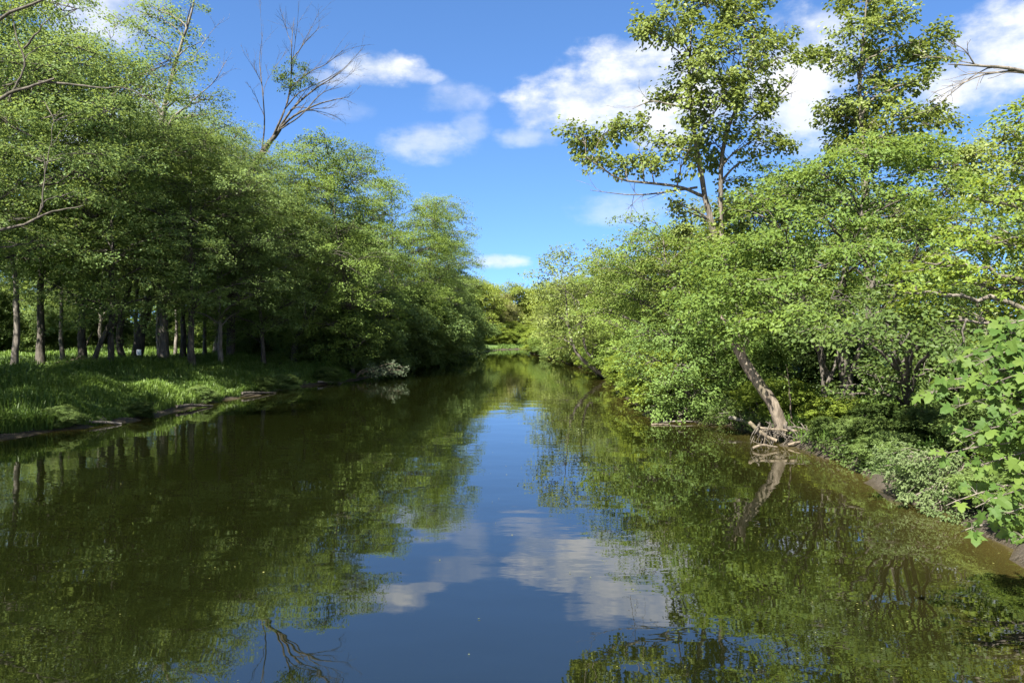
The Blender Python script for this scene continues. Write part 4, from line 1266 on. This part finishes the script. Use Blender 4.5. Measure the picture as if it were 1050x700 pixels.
tag(link('brush_pile', w.mesh('brush_pile', M['drift'], b + [-3.0, 0, 0.1]), None, b + [-3.0, 0, .1]), 'heap of pale dead branches between the first trunks on the left bank', 'brush pile')
log('fallen_log', 'long dark fallen log lying along the top of the left bank', [at(236, 371, 61), at(262, 371, 60), at(288, 373, 59)], .17, .12, 'darkbark', twigs=2)
b = at(143, 376, 55); b[2] = gz(b[0], b[1])
root = empty('marker_post', b); tag(root, 'small white marker post in the grass beside a heavy dark trunk', 'post')
def mat_plain(name, c, r=.6):
    m = bpy.data.materials.new(name); m.use_nodes = True
    t = NT(m.node_tree); n = t.noise(None, 12, 4, .6)
    p = t.n('ShaderNodeBsdfPrincipled'); t.set(p.inputs['Base Color'], t.mix(n, (*[x * .8 for x in c], 1), (*c, 1))); p.inputs['Roughness'].default_value = r
    o = t.n('ShaderNodeOutputMaterial'); t.t.links.new(p.outputs[0], o.inputs[0]); return m
M['white'] = mat_plain('weathered_white_paint', (.75, .76, .78))
w = Wood(); w.tube(np.array([b - [0, 0, .3], b + [0, 0, .5], b + [0, 0, .9]]), [.05, .05, .05], 8)
link('post', w.mesh('post', M['deadbark'], b), root)
import bmesh
bm = bmesh.new(); bmesh.ops.create_cube(bm, size=1)
bmesh.ops.scale(bm, vec=(.34, .05, .42), verts=bm.verts); bmesh.ops.bevel(bm, geom=bm.edges, offset=.015, segments=2, affect='EDGES')
me = bpy.data.meshes.new('sign_plate'); bm.to_mesh(me); bm.free(); me.materials.append(M['white'])
link('sign_plate', me, root, (0, -.08, .78))

d = 61.0
b = at(392, 392, d); b[2] = 0
root = empty('fallen_branch', b); tag(root, 'fallen branch with pale silvery leaves lying in the water at the left bank', 'branch')
w = Wood(); rg2 = np.random.default_rng(4)
lv = Leaves('oval', .55)
for i in range(13):
    s0 = b + [rg2.uniform(-2.2, -1), rg2.uniform(-.4, 1), rg2.uniform(.2, .5)]
    e = b + [rg2.uniform(-1.0, 1.9), rg2.uniform(-1, .6), rg2.uniform(.15, 1.5) * (1 - .25 * i / 13)]
    P = bez(s0, s0 + [.4, 0, .7], e + [-.3, 0, .3], e, 10)
    w.tube(P, np.linspace(.05, .012, 10), 4)
    C = P[5:] + rg2.normal(0, .15, (5, 3))
    lv.clumps(rg2, C, np.tile([.6, -.4, .2], (5, 1)), 13, .3, .17)
link('stem', w.mesh('stem', M['drift'], b), root)
link('leaves', lv.mesh('leaves', M['silver'], b), root)

for (x0, y0), (dx, dy), r, bk, lab in [
    ((-18.6, 31.0), (1.7, 1.0), .07, 'deadbark', 'grey stick on the mud at the near end of the left waterline'),
    ((-17.0, 37.5), (.9, 2.2), .09, 'darkbark', 'dark log half in the water below the straight pale grey trunk'),
    ((-16.6, 45.5), (1.2, 2.6), .08, 'darkbark', 'dark log along the left waterline halfway to the pale fallen branch'),
    ((-14.6, 55.5), (1.4, 1.8), .09, 'deadbark', 'grey log at the left waterline just before the pale fallen branch')]:
    log('waterline_log', lab, [(x0, y0, .22), (x0 + dx * .5, y0 + dy * .5, .16), (x0 + dx, y0 + dy, .03)], r, r * .5, bk, twigs=4)
for x, y, H, k, sx, lab in [
    (-18.7, 30.6, .8, 1, .06, 'weed clump drooping over the near end of the left waterline'),
    (-17.3, 34.6, .7, 0, .05, 'small weed clump over the mud of the near left bank'),
    (-17.5, 41.5, .9, 1, .06, 'weed clump hanging over the left waterline before the dark log'),
    (-16.3, 48.5, 1.0, 0, .07, 'dark weed clump hanging over the left waterline past the dark log'),
    (-15.9, 52.0, 1.1, 1, .08, 'leafy weed clump at the left waterline nearer the pale fallen branch'),
    (-14.3, 57.0, 1.3, 0, .10, 'dark leafy clump right beside the pale fallen branch')]:
    plant(SH, SU, k, x, y, H, x * 2 + y, lab, None, sx, cat='weeds')
g = np.random.default_rng(17)
n = 800
Y = 8 + 60 * g.random(n) ** 1.5; e = np.interp(Y, RB[:, 1], RB[:, 0]); X = np.where(g.random(n) < .6, e - 7 * g.random(n) ** 1.8, e - 26 * g.random(n))
k = in_poly(X, Y); X, Y = X[k], Y[k]; n = len(X)
a = g.uniform(0, 6.28, n)
V, f, per = leaf_verts(np.stack([X, Y, 0 * X + .012], 1), np.stack([np.cos(a), np.sin(a), 0 * a + .05], 1), np.tile([0, 0, 1.0], (n, 1)) + g.normal(0, .15, (n, 3)), g.uniform(.018, .045, n), .6, 'diamond')
tag(link('floating_leaves', mesh_np('floating_leaves', V, f, 4, M['rust'], g.random(n))), 'specks of fallen leaves floating on the water', 'leaves', None, 'stuff')

# ------------------------------------------------------------------ grass
def grass(name, label, n, sampler, h, wd, mat, seed):
    g = np.random.default_rng(seed)
    X, Y, s = sampler(g, n)
    Z = ground(X, Y) - .03
    n = len(X)
    a = g.uniform(0, 2 * math.pi, n)
    tw_ = np.stack([np.cos(a), np.sin(a), 0 * a], 1)
    ln = g.uniform(0.15, 0.9, n)[:, None]
    hh = (h * s * g.uniform(.55, 1.25, n))[:, None]
    b_ = np.stack([X, Y, Z], 1)
    lead = np.stack([np.cos(a + 1.57), np.sin(a + 1.57), 0 * a], 1)
    w_ = wd * g.uniform(.7, 1.3, n)[:, None]
    m1 = b_ + lead * ln * hh * .35 + [0, 0, 1] * hh * .68
    tp = b_ + lead * ln * hh * 1.0 + [0, 0, 1] * hh * (1 - .45 * ln)
    V = np.stack([b_ - tw_ * w_ * .5, b_ + tw_ * w_ * .5, m1 + tw_ * w_ * .45, m1 - tw_ * w_ * .45, tp + tw_ * w_ * .08, tp - tw_ * w_ * .08], 1).reshape(-1, 3)
    i = np.arange(n)[:, None] * 6
    f = np.concatenate([i + [0, 1, 2, 3], i + [3, 2, 4, 5]], 1).reshape(-1, 4)
    tn = np.clip(.5 + .22 * wav(X * .7, Y * .7, 1.0) * .6 + g.normal(0, .22, n), 0, 1)
    tag(link(name, mesh_np(name, V, f, 4, M[mat], np.repeat(tn, 2))), label, 'grass', None, 'stuff')


def s_left(g, n):
    y = 24 + 60 * g.random(n) ** 1.3
    e = np.interp(y, LB[:18, 1], LB[:18, 0])
    x = e - .18 - 13 * g.random(n) ** 1.25
    cl = wav(x * 1.1, y * 1.1, .5)
    k = (cl > -1.1) | (g.random(n) < .35)
    x, y = x[k], y[k]
    s = np.clip(.8 + .35 * wav(x * .9, y * .9, 2.2), .35, 1.8)
    return x, y, s


def s_forest(g, n):
    y = 28 + 110 * g.random(n); x = -14 - 60 * g.random(n)
    e = np.interp(y, LB[:18, 1], LB[:18, 0])
    k = x < e - 6
    return x[k], y[k], np.clip(.8 + .3 * wav(x[k], y[k], 2.2), .4, 1.5)


def s_leftfar(g, n):
    y = 80 + 80 * g.random(n)
    e = np.interp(y, LB[:18, 1], LB[:18, 0]); x = e - .4 - 3 * g.random(n)
    return x, y, 0.9 + 0 * x


def s_right(g, n):
    y = 12 + 78 * g.random(n) ** 1.6
    e = np.interp(y, RB[:, 1], RB[:, 0]); x = e + .12 + 4.5 * g.random(n) ** 1.3
    return x, y, np.clip(.8 + .3 * wav(x * 1.2, y * 1.2, 3), .3, 1.5)


def s_farbank(g, n):
    x = -6 + 22 * g.random(n); e = np.interp(x, LB[17:22, 0], LB[17:22, 1]); y = e + .6 + 4 * g.random(n)
    return x, y, 1 + 0 * x


grass('bank_grass', 'long drooping green grass on the left bank', 170000, s_left, .62, .035, 'grass', 1)
grass('wood_floor_grass', 'thin grass and weeds on the floor of the left wood', 90000, s_forest, .42, .06, 'grass', 2)
grass('far_bank_grass', 'grass along the far left waterline', 26000, s_leftfar, .8, .07, 'grass', 3)
grass('right_bank_grass', 'bright grass and weeds on the right bank round the log pile', 60000, s_right, .42, .034, 'grass', 4)
grass('bend_grass', 'grass on the bank at the river bend', 3500, s_farbank, .5, .08, 'grass', 5)
